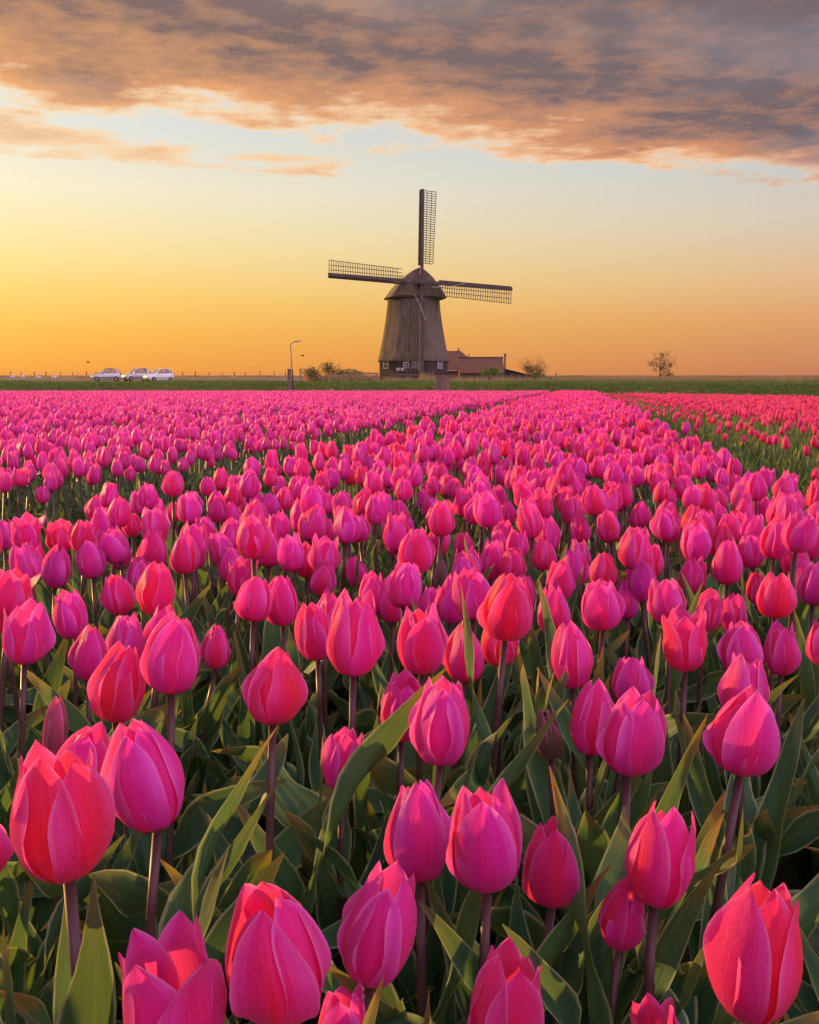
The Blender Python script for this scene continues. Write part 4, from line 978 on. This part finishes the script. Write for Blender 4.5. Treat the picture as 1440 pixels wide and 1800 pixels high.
# ------------------------------------------------------------------ street lamp, posts, frame, box
lp = P(514, 666, 125); lamp = empty('street_lamp', (lp.x, 125, 1.1)); tag(lamp, 'slim street lamp with a short arm beside the bank', 'lamp')
hz = P(511, 604, 125).z-1.1; lx = P(511, 604, 125).x-lp.x; tx = P(523, 601, 125).x-lp.x; tz = P(523, 601, 125).z-1.1
mb = MB(); mb.tube([(0,0,0), (lx*.5,0,hz*.5), (lx,0,hz-.15), (lx+.1,0,hz)], [.09,.075,.06,.05], 8); mb.build('pole', M_METAL, lamp)
mb = MB(); mb.tube([(lx+.05,0,hz-.02), (tx-.45,0,tz-.05)], .045, 6); mb.build('arm', M_METAL, lamp)
mb = MB(); mb.rings([[(tx-.5+a*1.0, s1*.12*w1, tz+.0+a*.12+s2*.07*w1) for s1, s2 in ((-1,-1),(1,-1),(1,1),(-1,1))] for a, w1 in ((0,.5),(.2,1),(.7,1),(1,.4))], cap0=True, cap1=True); mb.build('lamp_head', M_METAL, lamp)
p = P(509, 688, 60.6); o = empty('gate_post', (p.x, 60.6, .2)); tag(o, 'stout dark wooden post standing in the grass bank, thin pole strapped to it', 'post')
hz = P(508, 649.5, 60.6).z-.2; mb = MB(); mb.box((0, 0, hz/2), (.20, .20, hz), taper=.94); mb.box((-.0, 0, hz+.01), (.22, .22, .04)); mb.build('post', M_WOOD, o)
mb = MB(); mb.tube([(.21, 0, 0), (.20, -.02, hz-.02)], .035, 6); mb.build('thin_pole', M_DARKWOOD, o)
for z in (.35, .9):
    mb = MB(); mb.box((.08, -.01, z), (.36, .24, .03)); mb.build('strap', M_METAL, o)
p = P(528, 671, 100); o = empty('sign_frame', (p.x, 100, 1.1)); tag(o, 'small timber frame with an orange lower panel left of the shrubs', 'frame')
hz = P(528, 649.5, 100).z-1.1; W = P(541, 650, 100).x - p.x
for x in (0, W):
    mb = MB(); mb.box((x, 0, hz/2), (.09, .09, hz)); mb.build('post', M_WOOD, o)
mb = MB(); mb.box((W/2, 0, hz+.03), (W+.2, .12, .08)); mb.build('top_bar', M_WOOD, o)
M_ORANGE = noisy('orange_board', lin(.55,.20,.05), lin(.68,.28,.08), 3, .7, .2)
for i in range(3):
    mb = MB(); mb.box((W/2 - W*.29 + W*.29*i, 0, .28 + .03*i), (W*.26, .05, .52)); mb.build('panel', M_ORANGE, o)
p = P(778, 688, 60.8); o = empty('junction_box', (p.x, 60.8, .25), (0, 0, R(-14))); tag(o, 'square grey timber box on the bank before the mill, one side sunlit', 'box')
hz = P(778, 661, 60.8).z-.25
for i in range(4):
    mb = MB(); mb.box((-.27 + .18*i, -.36, hz/2), (.172, .03, hz)); mb.build('board', M_WOOD, o)
mb = MB(); mb.box((0, 0, hz/2-.01), (.72, .68, hz-.03)); mb.build('body', M_WOOD, o)
mb = MB(); mb.box((-.375, -.05, hz*.62), (.03, .58, hz*.62)); mb.build('sunlit_side_panel', M_WHITE, o)  # white sheet on the left side, sunlight put into its colour
mb = MB(); mb.box((0, 0, hz+.02), (.80, .78, .05)); mb.build('lid', M_WOOD, o)
# ------------------------------------------------------------------ parked cars
def car(u, v, Y, yaw, paintm, label, kk=1.0):
    p = P(u, v, Y); c = empty('parked_car', (p.x, Y, p.z + .16), (0, 0, R(yaw))); tag(c, label, 'car', 'cars parked on the bank road'); c.scale = (kk, kk, kk*1.08)
    # nose towards -x
    def sect(x, zs, hw):  # ring across the car
        (z0, z1, z2) = zs
        return [(x, -hw*.93, z0), (x, -hw, z0+.18), (x, -hw, z1), (x, -hw*.95, z2), (x, -hw*.55, z2+.035), (x, hw*.55, z2+.035), (x, hw*.95, z2), (x, hw, z1), (x, hw, z0+.18), (x, hw*.93, z0)]
    B = [(-1.78,(.32,.46,.55),.62), (-1.72,(.24,.52,.66),.74), (-1.5,(.20,.60,.76),.80), (-1.0,(.18,.66,.86),.82), (-.62,(.18,.70,.93),.82), (.3,(.18,.72,.95),.83), (1.2,(.2,.74,.98),.82), (1.58,(.24,.74,.98),.78), (1.70,(.34,.70,.92),.70)]
    mb = MB(); mb.rings([sect(*q) for q in B], cap0=True, cap1=True); mb.build('body', paintm, c, True)
    G = [(-.72,.93,.0), (-.15,1.40,.60), (.15,1.475,.64), (.9,1.48,.64), (1.35,1.38,.60), (1.62,.97,.66)]
    # glasshouse with pillars: roof shell plus panes set into it
    hwb = .76
    mb = MB(); mb.rings([[(x, -h_, z), (x, -h_*.5, z+.03), (x, h_*.5, z+.03), (x, h_, z)] for x, z, h_ in G[1:5]] , closed=False); 
    for s in (-1, 1):
        for (xa, za, ya), (xb, zb_, yb) in (((-.74,.92,.74), (-.15,1.40,.60)), ((.38,.94,.79), (.42,1.47,.64)), ((1.56,.96,.74), (1.33,1.39,.60)), ((1.0,.95,.79), (1.08,1.45,.63))):
            mb.bar((xa, s*ya, za), (xb, s*yb, zb_), .085, .06)
        mb.bar((-.15, s*.60, 1.40), (.15, s*.64, 1.47), .06); mb.bar((.15, s*.64, 1.47), (.9, s*.64, 1.475), .06); mb.bar((.9, s*.64, 1.475), (1.35, s*.60, 1.38), .06)
    mb.build('roof', paintm, c, True)
    mb = MB(); mb.quad((-.70,-.70,.94), (-.70,.70,.94), (-.16,.57,1.385), (-.16,-.57,1.385)); mb.build('windscreen', M_CARGLASS, c)
    mb = MB(); mb.quad((1.60,-.70,.98), (1.60,.70,.98), (1.36,.57,1.37), (1.36,-.57,1.37)); mb.build('rear_window', M_CARGLASS, c)
    for s in (-1, 1):
        for x0, x1, x2, x3 in ((-.60,.36,.40,-.13), (.46,.96,1.04,.46)):
            mb = MB(); mb.quad((x0, s*.775, .95), (x1, s*.785, .95), (x2, s*.635, 1.44), (x3, s*.60, 1.38 if x0 < 0 else 1.45)); mb.build('side_window', M_CARGLASS, c)
        mb = MB(); mb.box((-.42, s*.90, .99), (.14, .16, .12)); mb.build('wing_mirror', paintm, c)
        mb = MB(); mb.box((-1.60, s*.60, .62), (.22, .28, .15), Matrix.Rotation(.5, 3, 'Y')); mb.build('headlight', M_LAMP, c)
        mb = MB(); mb.box((1.66, s*.66, .80), (.10, .16, .28)); mb.build('tail_light', M_TAIL, c)
        mb = MB(); mb.box((-.05, s*.822, .45), (1.9, .03, .07)); mb.build('side_trim', M_RUBBER, c)
        for x in (-1.12, 1.15):
            wh = MB(); wh.tube([(x, s*.64, .30), (x, s*.66, .30), (x, s*.80, .30), (x, s*.835, .30)], [.27,.30,.30,.26], 18); wo = wh.build('wheel', M_RUBBER, c)
            wh = MB(); wh.tube([(x, s*.80, .30), (x, s*.845, .30)], [.19,.17], 14); wh.build('rim', M_METAL, wo)
    mb = MB(); mb.box((-1.775, 0, .36), (.10, 1.15, .12)); mb.build('grille', M_RUBBER, c)
    mb = MB(); mb.box((-1.83, 0, .47), (.03, .50, .11)); mb.build('number_plate', M_PLATE, c)
    return c
M_CARGLASS, T, b = mat('car_glass'); b.inputs['Base Color'].default_value = lin(.55,.58,.6); b.inputs['Roughness'].default_value = .03; b.inputs['Transmission Weight'].default_value = .85; b.inputs['IOR'].default_value = 1.05; b.inputs['Specular IOR Level'].default_value = .6
M_LAMP = paint('lamp_glass', lin(.7,.72,.74), .2); M_TAIL = paint('tail_glass', lin(.35,.02,.02), 0); M_PLATE = noisy('plate', lin(.75,.55,.08), lin(.8,.6,.1), 3, .5, 0)
car(188, 673, 128, 12, M_SILVER, 'silver hatchback parked first in the row, seen nearly side-on', 1.05)
car(241, 672.5, 131, 40, M_GREY, 'dull silver hatchback parked between the silver and the white car', 1.06)
car(280, 673.5, 127, 42, M_CARWHITE, 'white hatchback parked last in the row, nearest the lamp', 1.02)

# ------------------------------------------------------------------ trees and shrubs
def shoot(mb, lv, p, d, L, r, rg, depth, spread, tips, up=.12):
    seg = 4; pts = [p]; q = p
    for i in range(seg):
        d = (d + Vector((rg.normal(0, .16), rg.normal(0, .16), rg.normal(0, .10) + up*.3))).normalized(); q = q + d*(L/seg); pts.append(q)
    mb.tube(pts, [r*(1-.55*i/seg) for i in range(seg+1)], 5 if depth > 1 else 3, cap=False)
    if depth == 0: tips.append((pts[-1], d)); tips.append((pts[2], d)); return
    n = rg.randint(3, 6) if depth < 3 else rg.randint(9, 13)
    for i in range(n):
        t = rg.uniform(.35, 1.0); k = min(seg-1, int(t*seg)); pp = pts[k].lerp(pts[k+1], t*seg-k); a = rg.uniform(0, 6.28); s = spread*rg.uniform(.6, 1.2)
        ortho = d.orthogonal().normalized(); ortho.rotate(Matrix.Rotation(a, 3, d)); nd = (d*math.cos(s) + ortho*math.sin(s)).normalized()
        shoot(mb, lv, pp, nd, L*rg.uniform(.5, .75), r*.5, rg, depth-1, spread, tips, up)
def tree(name, u, v, Y, h, wide, seed, label, cat, leafm, nleaf, lsz, depth=3, stems=1, spread=.75, gz=None, up=.12, group=None):
    p = P(u, v, Y); z = p.z if gz is None else gz; rg = np.random.RandomState(seed); o = empty(name, (p.x, Y, z)); tag(o, label, cat, group)
    mb = MB(); tips = []
    for i in range(stems):
        a = rg.uniform(0, 6.28); d = Vector((math.cos(a)*wide*(.35 if stems > 1 else .05), math.sin(a)*wide*(.35 if stems > 1 else .05), 1)).normalized()
        shoot(mb, None, Vector((math.cos(a)*.1*wide*(stems > 1), math.sin(a)*.1*wide*(stems > 1), 0)), d, h*.62*rg.uniform(.8, 1.1), h*(.028 if stems == 1 else .010), rg, depth, spread, tips, up)
    mb.build('trunk', M_BARK, o)
    lf = MB()
    for (q, d) in tips:
        for i in range(nleaf):
            c = q + Vector(rg.normal(0, lsz*1.6, 3)); n = Vector(rg.normal(0, 1, 3)).normalized(); a = n.orthogonal().normalized()*lsz*rg.uniform(.5, 1.2); b_ = n.cross(a)*.6
            lf.quad(c-a, c-b_, c+a, c+b_)
    if lf.f: lf.build('crown', leafm, o)
    return o
tree('bare_tree', 1160, 661, 200, 5.9, 1.2, 3, 'lone bare-branched tree on the dike to the right', 'tree', M_TWIGLEAF, 5, .11, 3, 1, 1.05, gz=1.2, up=-.12)
tree('bare_shrub', 940, 664, 150, 3.1, 1.5, 8, 'leafless rounded shrub at the end of the picket fence', 'shrub', M_TWIGLEAF, 1, .05, 3, 7, .5, gz=1.2)
tree('leafy_shrub', 577, 668, 118, 2.5, 1.6, 12, 'spiky brown shrub beside the footbridge railing', 'shrub', M_TWIGLEAF, 3, .10, 2, 8, .6, gz=1.1)
tree('dark_shrub', 553, 668, 112, 1.6, 1.5, 15, 'small dark shrub between the timber frame and the spiky shrub', 'shrub', M_TWIGLEAF, 3, .08, 2, 6, .6, gz=1.1)
tree('dark_shrub', 541, 667, 104, 1.5, 1.2, 19, 'dark twiggy shrub right behind the timber frame', 'shrub', M_TWIGLEAF, 3, .08, 2, 5, .6, gz=1.1)
tree('willow_shrub', 616, 668, 121, 1.5, 2.6, 23, 'yellow-green willow shrub under the railing arch', 'shrub', M_YLEAF, 6, .11, 2, 12, .7, gz=1.1)
tree('leafy_shrub', 594, 668, 119, 1.3, 2.2, 41, 'brown scrubby shrub between the spiky shrub and the willow', 'shrub', M_TWIGLEAF, 4, .10, 2, 10, .7, gz=1.1)
tree('willow_shrub', 634, 668, 120, 1.2, 2.2, 27, 'low yellow-green willow shrub close to the windmill', 'shrub', M_YLEAF, 6, .10, 2, 10, .7, gz=1.1)
tree('garden_bush', 862, 664, 134, 1.9, 1.2, 31, 'rounded dark green bush against the barn roof', 'shrub', M_BLADE, 8, .10, 2, 9, .6, gz=1.2)
tree('garden_bush', 950, 664, 140, 1.4, 1.6, 33, 'low dark bush beneath the leafless shrub', 'shrub', M_BLADE, 7, .10, 2, 9, .6, gz=1.2)
tree('sapling', 136, 661, 258, 1.7, .9, 37, 'tiny bare sapling among the fence posts on the dike', 'tree', M_TWIGLEAF, 1, .05, 1, 3, .8, gz=3.1)

# ------------------------------------------------------------------ fence along the dike
df = empty('dike_fence', (P(0, 660, 262).x, 262, 3.3)); tag(df, 'row of thin wooden posts with wire along the dike top', 'fence')
pm = MB(); pm.box((0, 0, .55), (.16, .16, 1.5)); pm = pm.mesh('post', M_DARKWOOD)
x = -9.0; xs_ = []
while x < P(505, 660, 262).x - df.location.x:
    q = link('post', pm, df); q.location = (x, 0, rnd.uniform(-.15, .1)); q.rotation_euler = (0, rnd.uniform(-.05, .05), 0); q.scale = (rnd.uniform(.7, 1.3), 1, rnd.uniform(.75, 1.05)); xs_.append(x); x += 3.2*rnd.uniform(.75, 1.2)
for z in (.45, .95):
    mb = MB(); mb.tube([(a, 0, z - .04*(i % 2)) for i, a in enumerate(xs_)], .02, 3); mb.build('wire', M_METAL, df)

# ------------------------------------------------------------------ sheep and birds
def sheep(u, v, Y, yaw, label):
    p = P(u, v, Y); o = empty('sheep', (p.x, Y, p.z), (0, 0, R(yaw))); tag(o, label, 'sheep', 'sheep on the dike')
    mb = MB(); mb.rings([[(x, .30*k*math.cos(a), .62 + zz_ + .30*k*math.sin(a)) for a in np.linspace(0, 2*math.pi, 11)[:-1]] for x, k, zz_ in ((-.62,.25,.05),(-.52,.72,.02),(-.25,1,0),(.1,1.02,-.01),(.4,.85,.03),(.56,.55,.12),(.70,.36,.20),(.86,.30,.16),(.98,.15,.10))], cap0=True, cap1=True)
    for x in (-.38, .34):
        for y in (-.15, .15):
            k = len(mb.v); mb.tube([(x, y, .5), (x+.03, y, .25), (x, y, 0)], [.09,.05,.04], 6)
    mb.build('body', M_WOOL, o, True)
sheep(22, 667, 235, 10, 'white sheep at the far left end of the dike'); sheep(68, 668, 240, 190, 'white sheep between two others on the dike')
sheep(95, 667.5, 238, 20, 'white sheep on the dike closest to the silver car'); sheep(40, 666.5, 236, 170, 'white sheep close behind the one at the far end')
def bird(u, v, Y, roll, label):
    p = P(u, v, Y); o = empty('bird', p, (R(roll), 0, R(25))); tag(o, label, 'bird', 'birds in the sky')
    mb = MB(); mb.tube([(-.22,0,0), (-.1,0,.01), (.08,0,.01), (.17,0,.03), (.22,0,.02)], [.02,.055,.06,.035,.01], 6); mb.build('body', M_DARKWOOD, o, True)
    for s in (-1, 1):
        mb = MB(); mb.quad((.09,s*.03,.03), (.05,s*.28,.15), (-.06,s*.30,.14), (-.08,s*.03,.02)); mb.quad((.05,s*.28,.15), (-.06,s*.62,.06), (-.10,s*.60,.055), (-.06,s*.30,.14)); mb.build('wing', M_DARKWOOD, o)
bird(155, 637, 120, 10, 'small dark bird flying above the silver car'); bird(532, 625.5, 125, -8, 'small dark bird flying just right of the street lamp')

# one stray pale tulip at the far edge of the field
p = P(583, 692, 50); x, y = p.x, 50.0
FORMS['y'] = [[me.copy() for me in FORMS['e'][0]]]
for me in FORMS['y'][0]: me.materials[0] = M_YEL
tulip(x, y, .58, 1.5, 1.1, 'y', 0, 0, 'single pale yellow tulip standing above the pink at the far edge', None, 2)

# ------------------------------------------------------------------ grass and reeds
GT = protos('grass_tuft', [tuft(.12, 26, M_BLADE, .16, .012, 50+s, .7) for s in range(5)])
n = 26000; gx = rgf.uniform(-34, 34, n); gy = 59.4 + 9*rgf.uniform(0, 1, n)**.9
instancer('grass', GT, [(a, c, bankz(a, c)-.02) for a, c in zip(gx, gy)], [(0, 0, a) for a in rgf.uniform(0, 6.28, n)], [(k, k, k*(.7+.5*(n2(a*.5, c*.5)+1))) for k, a, c in zip(rgf.uniform(.6, 1.3, n), gx, gy)], rgf.randint(0, 5, n), 'green grass covering the bank behind the tulips', 'grass')
RT = protos('reed_tuft', [tuft(1.0, 16, M_REED, .30, .016, 80+s, .28) for s in range(5)])
rp = []
def reeds(u0, u1, Y0, Y1, n, h0_, h1_):
    for k in range(n):
        Y = rgf.uniform(Y0, Y1); u = rgf.uniform(u0, u1); q = P(u, 668, Y); h_ = rgf.uniform(h0_, h1_)
        rp.append((q.x, Y, bankz(q.x, Y)-.03, h_))
reeds(640, 985, 114, 121, 420, .45, .9); reeds(738, 764, 116, 120, 26, .9, 1.4); reeds(545, 660, 112, 117, 420, .5, 1.25)
reeds(960, 1460, 150, 165, 2600, .75, 1.15); reeds(-20, 510, 180, 195, 300, .2, .4)
k = np.array([r[3] for r in rp])
instancer('reeds', RT, [r[:3] for r in rp], [(0, 0, a) for a in rgf.uniform(0, 6.28, len(rp))], [(max(.6, min(1.2, h_)), max(.6, min(1.2, h_)), h_) for h_ in k], rgf.randint(0, 5, len(rp)), 'dry tan reeds growing below the mill and along the dike', 'reeds')
